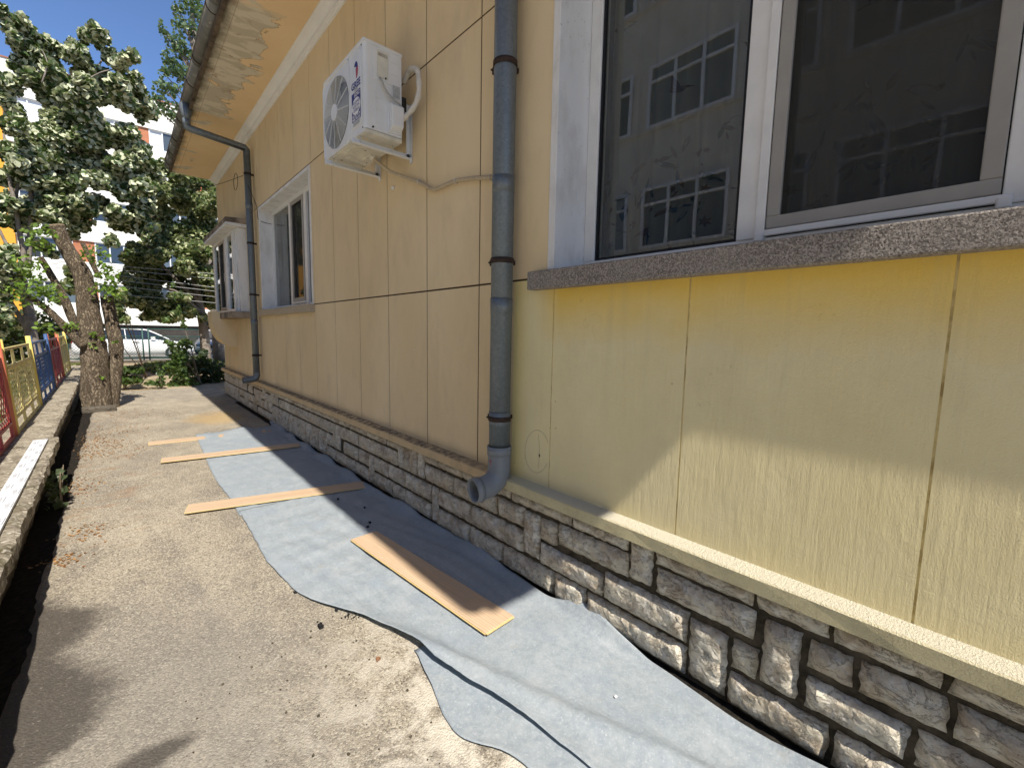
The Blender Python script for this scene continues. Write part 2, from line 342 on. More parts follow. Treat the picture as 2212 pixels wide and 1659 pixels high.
c = t.mix(t.ramp(t.noise(9, 6, .65, v=t.mapping((1, 1, .6))), .35, .65), (.15, .125, .105), (.29, .255, .215))
t.pbr(c, .85, t.bump(t.noise(30, 5), .012, .6), .2); M['smooth_bark'] = t.m
plain('cut_wood', (.34, .255, .165), .9, .2, 0, .3, 25)
plain('twig', (.20, .155, .11), .9, .2)

def leaf_mat(name, top_a, top_b, under, trans=.25):
    t = NT(name)
    g = t.n('ShaderNodeNewGeometry')
    rnd = t.n('ShaderNodeAttribute', attribute_name='tint').outputs['Fac']
    c = t.mix(rnd, top_a, top_b)
    c = t.mix(g.outputs['Backfacing'], c, under)
    b = t.n('ShaderNodeBsdfPrincipled', {'Base Color': c, 'Roughness': .45, 'Specular IOR Level': .4}).outputs[0]
    tl = t.n('ShaderNodeBsdfTranslucent', {'Color': t.mix(.5, c, (.30, .42, .06))}).outputs[0]
    M[name] = t.surf(t.n('ShaderNodeMixShader', {0: trans, 1: b, 2: tl}).outputs[0])
leaf_mat('linden_leaf', (.022, .045, .014), (.075, .12, .034), (.58, .60, .40), .2)
leaf_mat('dark_leaf', (.028, .052, .018), (.10, .145, .042), (.42, .44, .24), .25)
leaf_mat('airy_leaf', (.03, .065, .025), (.07, .12, .045), (.13, .19, .09), .25)
leaf_mat('sprout_leaf', (.10, .19, .02), (.20, .31, .04), (.16, .24, .06), .4)
leaf_mat('bush_leaf', (.035, .075, .018), (.10, .165, .035), (.09, .13, .05), .3)
leaf_mat('shade_leaf', (.018, .032, .012), (.04, .065, .02), (.05, .07, .03), .2)
leaf_mat('grass_blade', (.09, .12, .03), (.30, .26, .11), (.16, .17, .06), .3)
leaf_mat('litter', (.22, .10, .04), (.45, .25, .10), (.35, .19, .08), .1)
for nm, c in dict(paint_yellow=(.64, .52, .14), paint_blue=(.04, .09, .22), paint_red=(.29, .04, .035), paint_orange=(.46, .13, .07)).items():
    t = NT(nm); cc = t.mix(t.ramp(t.noise(22, 6, .7), .6, .7), c, tuple(.35*q+.05 for q in c)); t.pbr(cc, .5, None, .4); M[nm] = t.m
plain('pale_yellow', (.55, .46, .20), .6, .3, 0, .25, 20)
plain('fence_green', (.03, .085, .07), .5, .4)
plain('facade_white', (.74, .72, .66), .85, .2, 0, .05, 2)
plain('facade_brick', (.40, .16, .085), .85, .2, 0, .12, 3)
plain('facade_orange', (.72, .33, .045), .8, .2, 0, .06, 2)
plain('facade_grey', (.72, .65, .54), .85, .2, 0, .10, 1.5)
plain('facade_dark', (.03, .03, .03), .8)
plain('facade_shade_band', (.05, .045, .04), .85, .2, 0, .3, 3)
t = NT('far_glass')
c = t.mix(t.ramp(t.rand(), .2, .9), (.02, .028, .035), (.12, .14, .15))
t.pbr(c, .06, None, .8); M['far_glass'] = t.m
plain('blind_white', (.62, .63, .64), .7, .2, 0, .1, 4)
plain('car_white', (.80, .80, .80), .22, .6)
plain('car_silver', (.42, .44, .46), .25, .6, .5)
plain('car_glass', (.015, .02, .025), .05, .8)
plain('tyre', (.02, .02, .02), .85)
plain('rim', (.45, .45, .46), .35, .5, .7)
plain('lamp_lens', (.6, .62, .65), .1, .7)
plain('red_lens', (.4, .02, .02), .2, .6)
plain('black_crumb', (.012, .012, .012), .9)
plain('brown_leaf', (.20, .10, .05), .8)
plain('paper_scrap', (.78, .78, .76), .8)

# ------------------------------------------------------------------ mesh helpers
class MB:
    def __init__(s): s.v = []; s.f = []; s.mi = []; s.mats = []; s.cur = 0; s.sm = []
    def mat(s, name):
        m = M[name]
        if m not in s.mats: s.mats.append(m)
        s.cur = s.mats.index(m); return s
    def add(s, vs, fs, smooth=False):
        b = len(s.v); s.v += [tuple(p) for p in vs]
        for f in fs: s.f.append([b+i for i in f]); s.mi.append(s.cur); s.sm.append(smooth)
        return s
    def box(s, a, b):
        (x0, y0, z0), (x1, y1, z1) = a, b
        return s.add([(x0, y0, z0), (x1, y0, z0), (x1, y1, z0), (x0, y1, z0), (x0, y0, z1), (x1, y0, z1), (x1, y1, z1), (x0, y1, z1)],
                     [(0, 3, 2, 1), (4, 5, 6, 7), (0, 1, 5, 4), (1, 2, 6, 5), (2, 3, 7, 6), (3, 0, 4, 7)])
    def bar(s, p, q, w, h, up=(0, 0, 1)):
        p, q = Vector(p), Vector(q); d = (q-p).normalized(); u = Vector(up)
        r = d.cross(u); r = (r if r.length > 1e-6 else d.cross(Vector((1, 0, 0)))).normalized(); u = r.cross(d)
        vs = [o+r*(i*w/2)+u*(j*h/2) for o in (p, q) for i, j in ((-1, -1), (1, -1), (1, 1), (-1, 1))]
        return s.add(vs, [(0, 3, 2, 1), (4, 5, 6, 7), (0, 1, 5, 4), (1, 2, 6, 5), (2, 3, 7, 6), (3, 0, 4, 7)])
    def tube(s, pts, rad, n=10, cap=True, smooth=True, wob=0., ref=None):
        pts = [Vector(p) for p in pts]; N = len(pts)
        rad = [rad]*N if not hasattr(rad, '__len__') else rad
        u = None; rings = []
        for i, p in enumerate(pts):
            d = (pts[min(i+1, N-1)]-pts[max(i-1, 0)]).normalized()
            if u is None:
                u = Vector(ref) if ref else (Vector((0, 0, 1)) if abs(d.z) < .9 else Vector((1, 0, 0)))
            u = (u-d*u.dot(d)).normalized(); w = d.cross(u)
            rings.append([p+(u*math.cos(2*math.pi*k/n)+w*math.sin(2*math.pi*k/n))*(rad[i]*(1+(random.uniform(-wob, wob) if wob else 0))) for k in range(n)])
        vs = [q for r in rings for q in r]
        fs = [(i*n+k, i*n+(k+1) % n, (i+1)*n+(k+1) % n, (i+1)*n+k) for i in range(N-1) for k in range(n)]
        s.add(vs, fs, smooth)
        if cap:
            b = len(s.v)-len(vs)
            s.f += [[b+k for k in reversed(range(n))], [b+(N-1)*n+k for k in range(n)]]; s.mi += [s.cur]*2; s.sm += [False]*2
        return s
    def prism(s, poly, ax, a, b):
        """extrude a 2-D polygon along axis ax from a to b (poly holds the other two coordinates in order)"""
        n = len(poly)
        def mk(p, h): q = list(p); q.insert(ax, h); return tuple(q)
        vs = [mk(p, a) for p in poly]+[mk(p, b) for p in poly]
        return s.add(vs, [tuple(range(n)), tuple(range(2*n-1, n-1, -1))]+[(i, i+n, (i+1) % n+n, (i+1) % n) for i in range(n)])
    def disc(s, c, r, ax, n=24, ry=None):
        vs = []
        for k in range(n):
            a = 2*math.pi*k/n; q = [r*math.cos(a), (ry or r)*math.sin(a)]; q.insert(ax, 0); vs.append(Vector(c)+Vector(q))
        return s.add(vs, [tuple(range(n))])
    def build(s, name, parent=None, bevel=0., seg=2, fix=True):
        me = bpy.data.meshes.new(name)
        me.from_pydata(s.v, [], s.f)
        for m in s.mats: me.materials.append(m)
        me.polygons.foreach_set('material_index', s.mi); me.polygons.foreach_set('use_smooth', s.sm)
        if bevel or fix:
            bm = bmesh.new(); bm.from_mesh(me)
            if fix: bmesh.ops.recalc_face_normals(bm, faces=bm.faces)
            if bevel:
                es = [e for e in bm.edges if len(e.link_faces) == 2 and e.calc_face_angle(0) > .6]
                bmesh.ops.bevel(bm, geom=es, offset=bevel, segments=seg, profile=.5, affect='EDGES', clamp_overlap=True)
            bm.to_mesh(me); bm.free()
        me.update()
        o = bpy.data.objects.new(name, me); COL.objects.link(o)
        if parent: o.parent = parent
        return o
def mb(mat): return MB().mat(mat)
def tag(o, label=None, cat=None, group=None, kind=None):
    if label: o['label'] = label
    if cat: o['category'] = cat
    if group: o['group'] = group
    if kind: o['kind'] = kind
    return o
def empty(name, loc=(0, 0, 0), label=None, cat=None, group=None):
    o = bpy.data.objects.new(name, None); COL.objects.link(o); o.location = loc; o.empty_display_size = .1
    return tag(o, label, cat, group)
def local(o, root):
    """give a part built in world coordinates to a root that stands elsewhere, unrotated"""
    o.data.transform(Matrix.Translation(-root.location)); return o
def part(m, name, root, bevel=0., seg=2):
    o = m.build(name, root, bevel, seg)
    p = root; off = Vector((0, 0, 0))
    while p is not None: off += p.location; p = p.parent
    if off.length: o.data.transform(Matrix.Translation(-off))
    return o
def text_mesh(name, body, size, mat, origin, right, up, parent, bold=0., sx=1.):
    cu = bpy.data.curves.new('lettering', 'FONT'); cu.body = body; cu.size = size; cu.align_x = 'CENTER'; cu.offset = bold; cu.resolution_u = 2
    ob = bpy.data.objects.new('lettering', cu); COL.objects.link(ob)
    dg = bpy.context.evaluated_depsgraph_get(); me = bpy.data.meshes.new_from_object(ob.evaluated_get(dg))
    bpy.data.objects.remove(ob)
    r = Vector(right).normalized(); u = Vector(up).normalized(); w = r.cross(u)
    T = Matrix(((r.x*sx, u.x, w.x, origin[0]), (r.y*sx, u.y, w.y, origin[1]), (r.z*sx, u.z, w.z, origin[2]), (0, 0, 0, 1)))
    me.transform(T); me.materials.clear(); me.materials.append(M[mat])
    o = bpy.data.objects.new(name, me); COL.objects.link(o)
    off = Vector((0, 0, 0)); p = parent
    while p is not None: off += p.location; p = p.parent
    me.transform(Matrix.Translation(-off)); o.parent = parent
    return o

def cells(rect, holes):
    """split rect (y0,z0,y1,z1) on the hole edges and return the sub-rectangles outside the holes"""
    y0, z0, y1, z1 = rect
    ys = sorted({y0, y1, *[min(max(h[i], y0), y1) for h in holes for i in (0, 2)]}); zs = sorted({z0, z1, *[min(max(h[i], z0), z1) for h in holes for i in (1, 3)]})
    out = []
    for a, b in zip(ys, ys[1:]):
        for c, d in zip(zs, zs[1:]):
            my, mz = (a+b)/2, (c+d)/2
            if not any(h[0] < my < h[2] and h[1] < mz < h[3] for h in holes): out.append((a, c, b, d))
    return out
def plate(name, rect, holes, xf, xb, mat, parent):
    cs = cells(rect, holes)
    if not cs: return None
    bm = bmesh.new(); vd = {}
    def V(y, z):
        k = (round(y, 5), round(z, 5))
        if k not in vd: vd[k] = bm.verts.new((xf, y, z))
        return vd[k]
    for a, c, b, d in cs:
        bm.faces.new((V(a, c), V(a, d), V(b, d), V(b, c)))
    ext = bmesh.ops.extrude_face_region(bm, geom=bm.faces[:])
    for v in [g for g in ext['geom'] if isinstance(g, bmesh.types.BMVert)]: v.co.x = xb
    bmesh.ops.recalc_face_normals(bm, faces=bm.faces)
    me = bpy.data.meshes.new(name); bm.to_mesh(me); bm.free(); me.materials.append(M[mat])
    o = bpy.data.objects.new(name, me); COL.objects.link(o); o.parent = parent; return o

def leaf_cloud(name, parent, mat, clusters, size, kind='stuff', up=.35, flip=.0, droop=.0):
    """clusters: (centre, (rx,ry,rz), count). Leaves are folded six-point blades."""
    P = []; 
    for c, r, n in clusters:
        d = rng.normal(size=(n, 3)); d /= np.linalg.norm(d, axis=1)[:, None]
        rad = rng.random(n)**.42
        P.append(np.array(c)+d*np.array(r)*rad[:, None])
    P = np.concatenate(P); n = len(P)
    nrm = rng.normal(size=(n, 3)); nrm[:, 2] += up*2.2; nrm /= np.linalg.norm(nrm, axis=1)[:, None]
    if flip: nrm[rng.random(n) < flip] *= -1
    tdir = rng.normal(size=(n, 3)); tdir[:, 2] -= droop; tdir -= nrm*(tdir*nrm).sum(1)[:, None]; tdir /= np.linalg.norm(tdir, axis=1)[:, None]
    sd = np.cross(nrm, tdir); sz = size*(.65+.7*rng.random(n))[:, None]
    L = lambda a, b, c: P+tdir*(a*sz)+sd*(b*sz)+nrm*(c*sz)
    vs = np.stack([L(-.5, 0, 0), L(-.15, .42, .10), L(.25, .33, .08), L(.6, 0, -.06), L(.25, -.33, .08), L(-.15, -.42, .10)], 1).reshape(-1, 3)
    idx = np.arange(n)[:, None]*6
    fs = np.concatenate([idx+np.array([[0, 3, 2, 1]]), idx+np.array([[0, 5, 4, 3]])], 1).reshape(-1)
    me = bpy.data.meshes.new(name)
    me.vertices.add(n*6); me.vertices.foreach_set('co', vs.ravel())
    me.loops.add(n*8); me.loops.foreach_set('vertex_index', fs)
    me.polygons.add(n*2); me.polygons.foreach_set('loop_start', np.arange(n*2)*4); me.polygons.foreach_set('loop_total', np.full(n*2, 4))
    me.update(); me.validate()
    at_ = me.attributes.new('tint', 'FLOAT', 'FACE'); at_.data.foreach_set('value', np.repeat(rng.random(n), 2).astype(np.float32))
    me.materials.append(M[mat])
    o = bpy.data.objects.new(name, me); COL.objects.link(o); o.parent = parent
    off = Vector((0, 0, 0)); p = parent
    while p is not None: off += p.location; p = p.parent
    if off.length: me.transform(Matrix.Translation(-off))
    if kind: o['kind'] = kind
    return o
def smooth_path(pts, k=4):
    pts = [Vector(p) for p in pts]; out = []
    for i in range(len(pts)-1):
        p0, p1, p2, p3 = pts[max(i-1, 0)], pts[i], pts[i+1], pts[min(i+2, len(pts)-1)]
        for j in range(k):
            a = j/k; out.append(.5*((2*p1)+(p2-p0)*a+(2*p0-5*p1+4*p2-p3)*a*a+(3*p1-p0-3*p2+p3)*a**3))
    return out+[pts[-1]]
def lerp_list(r, k=4):
    out = []
    for a, b in zip(r, r[1:]): out += [a+(b-a)*j/k for j in range(k)]
    return out+[r[-1]]

# ------------------------------------------------------------------ the ground
YEND = 13.4
XLB = -8.65
plain('bounce_paving', (.62, .57, .48), .9, .2, 0, .15, 2)
m = mb('soil'); m.add([(-90, -40, -.06), (90, -40, -.06), (90, 140, -.06), (-90, 140, -.06)], [(0, 1, 2, 3)])
tag(m.build('ground'), kind='structure')
m = mb('concrete'); m.box((-2.42, -9, -.05), (.02, YEND, 0))
yard = tag(m.build('concrete_yard', bevel=.012), kind='structure')
m = mb('bounce_paving'); m.box((XLB+.0, -14, -.05), (-2.9, 9.5, .002)); tag(m.build('bounce_yard'), kind='structure')  # pale paving added mostly out of view to bounce light onto the wall
m = mb('asphalt'); m.add([(-60, 25.4, -.05), (60, 25.4, -.05), (60, 40.5, -.05), (-60, 40.5, -.05)], [(0, 1, 2, 3)])
tag(m.build('street'), kind='structure')

# ------------------------------------------------------------------ the house
YC, YN = 11.7, -8.0          # far and near ends of the facade
house = empty('house', (0, 0, 0), 'tan and yellow plastered house with a rough stone plinth and wide eaves', 'house')
ZS = 4.6                     # soffit
BIGW = (.0, 1.80, 1.681, 3.95); 
BIGW = (-.75, 1.775, 1.681, 3.95)
WIN2 = (5.60, 1.755, 8.03, 3.32)
BAY = (8.99, 1.75, 11.35, 3.22)
HOLES = [BIGW, WIN2, BAY]
GY = [-8.0, -.72, .13, .9047, 1.6649, 2.3295, 2.9766, 3.6181, 4.2318, 4.8777, 5.52, 6.16, 6.80, 7.44, 8.08, 8.72, 9.36, 10.0, 10.64, YC]
GZ = [.55, 1.7676, 3.36, ZS+.02]
plate('wall', (YN, .5, YC, ZS+.1), HOLES, .0036, .28, 'groove', house)
g = .0034
for i in range(len(GY)-1):
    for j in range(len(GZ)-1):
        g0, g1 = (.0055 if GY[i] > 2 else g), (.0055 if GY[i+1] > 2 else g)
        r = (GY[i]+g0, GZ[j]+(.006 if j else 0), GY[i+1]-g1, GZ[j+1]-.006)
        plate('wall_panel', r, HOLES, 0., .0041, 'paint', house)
# other sides of the house, its floor, ceiling and back (rooms stay dark)
m = mb('paint'); m.box((.28, YC-.28, .0), (8, YC, ZS+.1)); part(m, 'end_wall', house)
m = mb('paint'); m.box((.012, YN-.28, .0), (8, YN, ZS+.1)); part(m, 'end_wall', house)
m = mb('paint'); m.box((8, YN-.28, 0), (8.28, YC, ZS+.1)); part(m, 'back_wall', house)
m = mb('room'); m.box((.28, YN, .45), (8, YC-.28, .5)); part(m, 'room_floor', house)
m = mb('room'); m.box((3.4, YN, .5), (3.5, YC-.28, ZS+.09)); part(m, 'partition_wall', house)
for yy in (-1.6, 3.4, 8.5):
    m = mb('room'); m.box((.28, yy, .5), (3.4, yy+.12, ZS+.09)); part(m, 'partition_wall', house)
# roof, soffit, fascia, cornice
m = mb('soffit'); m.add([(-.805, -1.8, ZS), (.3, -1.8, ZS), (.3, YC, ZS), (-.755, YC, ZS), (-.805, -1.8, ZS+.05), (.3, -1.8, ZS+.05), (.3, YC, ZS+.05), (-.755, YC, ZS+.05)],
      [(0, 3, 2, 1), (4, 5, 6, 7), (0, 1, 5, 4), (1, 2, 6, 5), (2, 3, 7, 6), (3, 0, 4, 7)])
part(m, 'soffit', house)
m = mb('soffit'); m.box((-.218, YN, ZS), (.3, -1.803, ZS+.05)); part(m, 'soffit', house)
m = mb('fascia'); m.add([(-.845, -1.8, ZS-.012), (-.808, -1.8, ZS-.012), (-.758, YC, ZS-.012), (-.795, YC, ZS-.012), (-.845, -1.8, 4.80), (-.808, -1.8, 4.80), (-.758, YC, 4.80), (-.795, YC, 4.80)],
      [(0, 3, 2, 1), (4, 5, 6, 7), (0, 1, 5, 4), (1, 2, 6, 5), (2, 3, 7, 6), (3, 0, 4, 7)]); part(m, 'fascia_board', house)
m = mb('fascia'); m.box((-.270, YN, ZS-.012), (-.220, -1.803, 4.75)); part(m, 'fascia_board', house)
m = mb('roof_tile'); m.prism([(-.86, 4.803), (4, 6.2), (8.6, 4.803)], 1, -1.8, YC); part(m, 'roof', house)
m = mb('roof_tile'); m.prism([(-.272, 4.753), (4, 6.2), (8.6, 4.803)], 1, YN-.3, -1.803); part(m, 'roof', house)
m = mb('room'); m.box((.3, YN, ZS+.06), (8, YC, ZS+.1)); part(m, 'ceiling', house)
# white cornice under the soffit: cove with a fillet
prof = [(0.0, 4.488), (-.014, 4.488), (-.014, 4.499), (-.022, 4.503), (-.026, 4.515), (-.034, 4.518), (-.036, 4.526), (-.026, 4.530), (-.026, 4.536), (-.044, 4.540), (-.048, 4.552), (-.062, 4.568), (-.088, 4.580), (-.112, 4.585), (-.122, 4.588), (-.122, ZS), (0, ZS)]
m = mb('cornice_white'); m.prism(prof, 1, YN, YC+.0); part(m, 'cornice', house)
# ledge above the plinth
m = mb('ledge')
LP = [(.012, .52), (-.072, .53), (-.075, .586), (-.068, .592), (.0, .603), (.012, .603)]
ys = np.linspace(YN, YC+.07, 140)
vs = []; 
for yv in ys:
    for k, (a, b) in enumerate(LP): vs.append((a+(random.uniform(-.0009, .0009) if 0 < k < 5 else 0), yv, b+(random.uniform(-.0009, .0009) if 0 < k < 4 else 0)))
nL = len(LP)
m.add(vs, [(i*nL+k, (i+1)*nL+k, (i+1)*nL+k+1, i*nL+k+1) for i in range(len(ys)-1) for k in range(nL-1)], False)
m.add(vs[:nL], [tuple(range(nL))]); m.add(vs[-nL:], [tuple(range(nL))])
part(m, 'ledge', house)
# stone plinth
m = mb('mortar'); m.box((-.018, YN, -.04), (.25, YC, .55)); plinth = part(m, 'plinth', house)
known = [(1.47, 1.94, .455, .53), (1.12, 1.46, .455, .53), (1.955, 2.45, .46, .53), (.99, 1.10, .335, .53), (1.83, 2.07, .32, .435), (1.695, 1.825, .175, .43),
 (1.565, 1.69, .305, .43), (1.11, 1.555, .325, .44), (1.835, 2.345, .165, .295), (1.25, 1.685, .165, .28), (.81, 1.24, .165, .30), (2.01, 2.35, .02, .14),
 (1.575, 2.0, .02, .145), (1.355, 1.565, .01, .15), (.81, 1.34, .02, .145), (.555, .96, .325, .435), (.645, .795, .03, .285), (.535, .625, .17, .29),
 (.40, .52, .18, .43), (.30, .63, .02, .15), (.105, .375, .18, .29), (.255, .375, .325, .425), (.03, .235, .325, .43), (.57, .97, .455, .53), (.33, .55, .455, .53),
 (.05, .31, .455, .53), (-.2, .28, .02, .15), (-.25, .085, .18, .295), (-.3, .01, .325, .43), (-.35, .03, .455, .53), (-.6, -.22, .02, .15), (-.6, -.27, .18, .43)]
rects = list(known)
rows = [(.02, .14), (.165, .29), (.315, .435), (.458, .53)]
ends = [2.365, 2.36, 2.085, 2.465]
while min(ends) < YC-.1:
    k = int(np.argmin(ends)); y0 = ends[k]
    # an upright stone across two courses now and then
    up_ = k+1 if k < 3 and abs(ends[min(k+1, 3)]-y0) < .16 and random.random() < .75 else None
    if up_ is not None:
        y0 = max(ends[k], ends[up_]); w = random.uniform(.08, .13)
        gap = abs(ends[k]-ends[up_])
        rects.append((y0, min(y0+w, YC-.01), rows[k][0], rows[up_][1])); ends[k] = ends[up_] = y0+w+.015
        continue
    w = random.choice([.16, .22, .3, .38, .46])*random.uniform(.85, 1.1)
    o2 = [e for q, e in enumerate(ends) if q != k and abs(e-(y0+w)) < .07]
    if o2 and random.random() < .6: w = max(.08, o2[0]-y0-.015)
    rects.append((y0, min(y0+w, YC-.01), *rows[k])); ends[k] = y0+w+.015
NEARN = 0
for (y0, y1, z0, z1) in rects:
    if y1-y0 < .03: continue
    near = y0 < 3.2
    st = .022 if near else .05
    ny = max(3, int((y1-y0)/st)); nz = max(3, int((z1-z0)/st))
    dep = random.uniform(.028, .04) if z1 < .5 else .033
    V = []; seed = random.random()*100
    sy0, sy1 = random.uniform(-.006, .006), random.uniform(-.006, .006)
    for i in range(ny+1):
        for j in range(nz+1):
            a, b = i/ny, j/nz
            e = min(a, 1-a)*(y1-y0); f = min(b, 1-b)*(z1-z0)
            rim = min(1, e/.022)*min(1, f/.022)
            yy = y0+(y1-y0)*a; zz = z0+(z1-z0)*b
            nv = math.sin(yy*37+seed)*math.cos(zz*41+seed*1.7)+.7*math.sin(yy*83+zz*61+seed*3)+.5*math.sin(yy*131-zz*117+seed)
            h = dep*(.35+.65*rim**.45)+(.0028*nv+random.uniform(-.0014, .0014))*rim
            if a in (0, 1): yy += random.uniform(-.005, .005)+(sy0 if a == 0 else sy1)*(b-.5)
            if b in (0, 1): zz += random.uniform(-.004, .004)
            V.append((-.016-max(.004, h), yy, zz))
    n = nz+1
    F = [(i*n+j, i*n+j+1, (i+1)*n+j+1, (i+1)*n+j) for i in range(ny) for j in range(nz)]
    rimv = [i*n for i in range(ny+1)]+[ny*n+j for j in range(1, n)]+[i*n+nz for i in range(ny-1, -1, -1)]+[j for j in range(nz-1, 0, -1)]
    base = len(V)
    for q in rimv: V.append((-.010, V[q][1], V[q][2]))
    L = len(rimv)
    F += [(rimv[q], rimv[(q+1) % L], base+(q+1) % L, base+q) for q in range(L)]
    m = mb('stone'); m.add(V, F, near); m.build('stone', plinth)
# the plinth's end face round the far corner
for z0, z1 in rows:
    x0 = .0
    while x0 < 2.2:
        w = random.uniform(.2, .42); m = mb('stone'); m.box((x0, YC-.002, z0), (x0+w-.015, YC+.035, z1)); m.build('stone', plinth, .008); x0 += w

def window_frame(mbx, y0, z0, y1, z1, x0, x1, w):
    mbx.box((x0, y0, z0), (x1, y1, z0+w)); mbx.box((x0, y0, z1-w), (x1, y1, z1)); mbx.box((x0, y0, z0+w), (x1, y0+w, z1-w)); mbx.box((x0, y1-w, z0+w), (x1, y1, z1-w))
# --- big window by the camera
def reveal(hole, depth, lip, name='window_reveal'):
    y0, z0, y1, z1 = hole
    m = mb('white_plaster')
    tck = .012
    m.box((-lip, y1-tck, z0), (depth, y1+.004, z1)); m.box((-lip, y0-.004, z0), (depth, y0+tck, z1)); m.box((-lip, y0+tck, z1-tck), (depth, y1-tck, z1+.004))
    # raised white surround on the wall face
    m.box((-.006, y1+.004, z0+.01), (.004, y1+.035, z1+.03)); m.box((-.006, y0-.035, z0+.01), (.004, y0-.004, z1+.03)); m.box((-.006, y0-.004, z1+.004), (.004, y1+.004, z1+.03))
    return part(m, name, house, .002)
reveal(BIGW, .25, .006); reveal(WIN2, .19, .006)
m = mb('terrazzo'); m.box((-.062, -.85, 1.700), (.30, 1.815, 1.797)); part(m, 'window_sill', house, .006)
m = mb('terrazzo_tan'); m.box((-.055, 5.54, 1.675), (.25, 8.17, 1.765)); part(m, 'window_sill', house, .006)
XB = .235
m = mb('white_pvc')
window_frame(m, -.74, 1.797, 1.668, 3.938, XB, XB+.07, .07)
m.box((XB-.004, .735, 1.867), (XB+.07, .835, 3.868)); m.box((XB-.012, .722, 1.86), (XB+.02, .76, 3.868))
m.box((XB-.004, -.14, 1.867), (XB+.07, .072, 3.868))
m.box((XB-.014, .05, 1.87), (XB, .725, 1.895))
w1 = part(m, 'window', house, .004)
m = mb('black_gasket'); window_frame(m, .838, 1.87, 1.597, 3.866, XB+.012, XB+.03, .012); part(m, 'gasket', w1)
m = mb('glass'); m.box((XB+.024, .84, 1.875), (XB+.027, 1.595, 3.86)); part(m, 'pane', w1)
m = mb('glass'); m.box((XB+.044, .055, 1.87), (XB+.047, .735, 3.86)); part(m, 'pane', w1)
m = mb('grey_screen_frame'); window_frame(m, .075, 1.897, .718, 3.85, XB-.012, XB+.008, .048); scr = part(m, 'insect_screen', w1, .004)
m = mb('insect_mesh'); m.add([(XB+.001, .12, 1.94), (XB+.001, .675, 1.94), (XB+.001, .675, 3.81), (XB+.001, .12, 3.81)], [(0, 1, 2, 3)]); part(m, 'screen_mesh', scr)
m = mb('glass'); m.box((XB+.024, -.67, 1.87), (XB+.027, -.14, 3.86)); part(m, 'pane', w1)
for (a, b) in ((1.455, .055), (.80, .062), (.10, .07)):
    m = mb('dark_slot'); m.box((XB-.003, a-b/2+.0, 1.822), (XB+.001, a+b/2, 1.830)); part(m, 'drain_slot', w1)
for a in (.742, .066):
    m = mb('white_pvc'); m.box((XB-.020, a-.017, 1.852), (XB-.001, a+.017, 1.888)); c_ = part(m, 'screen_clip', w1, .006)
# --- second window
XW = .17
m = mb('white_pvc')
window_frame(m, 5.612, 1.767, 8.018, 3.308, XW, XW+.06, .06)
m.box((XW-.004, 6.98, 1.827), (XW+.06, 7.08, 3.248)); m.box((XW-.004, 6.30, 1.827), (XW+.06, 6.40, 3.248)); m.box((XW-.014, 6.40, 1.83), (XW, 6.98, 1.86))
w2 = part(m, 'window', house, .004)
for a, b in ((5.672, 6.30), (6.40, 6.98), (7.08, 7.958)):
    m = mb('glass'); m.box((XW+.024, a, 1.827), (XW+.027, b, 3.248)); part(m, 'pane', w2)
m = mb('grey_screen_frame'); window_frame(m, 6.41, 1.862, 6.97, 3.24, XW-.012, XW+.008, .05); scr = part(m, 'insect_screen', w2, .004)
m = mb('insect_mesh'); m.add([(XW+.001, 6.46, 1.91), (XW+.001, 6.92, 1.91), (XW+.001, 6.92, 3.19), (XW+.001, 6.46, 3.19)], [(0, 1, 2, 3)]); part(m, 'screen_mesh', scr)
# --- bay window with concrete hood
XBAY = -.17
m = mb('white_pvc')
window_frame(m, 9.30, 1.765, 11.30, 3.185, XBAY, XBAY+.06, .055)
for q in (9.85, 9.98, 10.62): m.box((XBAY-.003, q, 1.82), (XBAY+.06, q+.055, 3.13))
w3 = part(m, 'window', house, .004)
for a, b in ((9.355, 9.85), (10.035, 10.62), (10.675, 11.245)):
    m = mb('glass'); m.box((XBAY+.024, a, 1.82), (XBAY+.027, b, 3.13)); part(m, 'pane', w3)
m = mb('grey_screen_frame'); window_frame(m, 10.04, 1.825, 10.615, 3.12, XBAY-.010, XBAY+.01, .05); scr = part(m, 'insect_screen', w3, .004)
m = mb('insect_mesh'); m.add([(XBAY, 10.09, 1.87), (XBAY, 10.565, 1.87), (XBAY, 10.565, 3.07), (XBAY, 10.09, 3.07)], [(0, 1, 2, 3)]); part(m, 'screen_mesh', scr)
for k, (a, b) in enumerate(((9.0, 9.10), (9.104, 9.2), (9.204, 9.297))):
    m = mb('white_plaster'); m.box((XBAY+.0+.02*(2-k), a, 1.765), (.2, b, 3.185)); part(m, 'side_panel', house, .003)
m = mb('white_plaster'); m.box((XBAY, 11.30, 1.765), (.2, 11.38, 3.185)); part(m, 'side_panel', house, .003)
m = mb('stained_cement'); m.prism([(-.315, 3.235), (-.32, 3.31), (.02, 3.33), (.02, 3.235)], 1, 8.88, 11.45); part(m, 'window_hood', house, .006)
m = mb('white_plaster'); m.prism([(-.312, 3.19), (-.312, 3.234), (.02, 3.234), (.02, 3.19)], 1, 8.90, 11.43); part(m, 'hood_underside', house)
m = mb('stained_cement'); m.box((-.27, 8.92, 1.655), (.2, 11.36, 1.762)); part(m, 'window_sill', house, .008)
# quarter-round console under the bay sill
m = mb('paint'); pr = [(0.02, 1.11)]
for k in range(13):
    a = k/12*math.pi/2; pr.append((-.40*math.sin(a)**.8, 1.11+.55*(1-math.cos(a))))
pr += [(-.40, 1.79), (-.275, 1.79), (-.275, 1.653), (.02, 1.653)]
m.prism(pr, 1, 10.15, 10.75); part(m, 'console', house, .004)
m = mb('paint'); m.prism([(.02, 1.2), (-.12, 1.25), (-.24, 1.36), (-.25, 1.653), (.02, 1.653)], 1, 10.76, 11.36); part(m, 'console', house, .004)

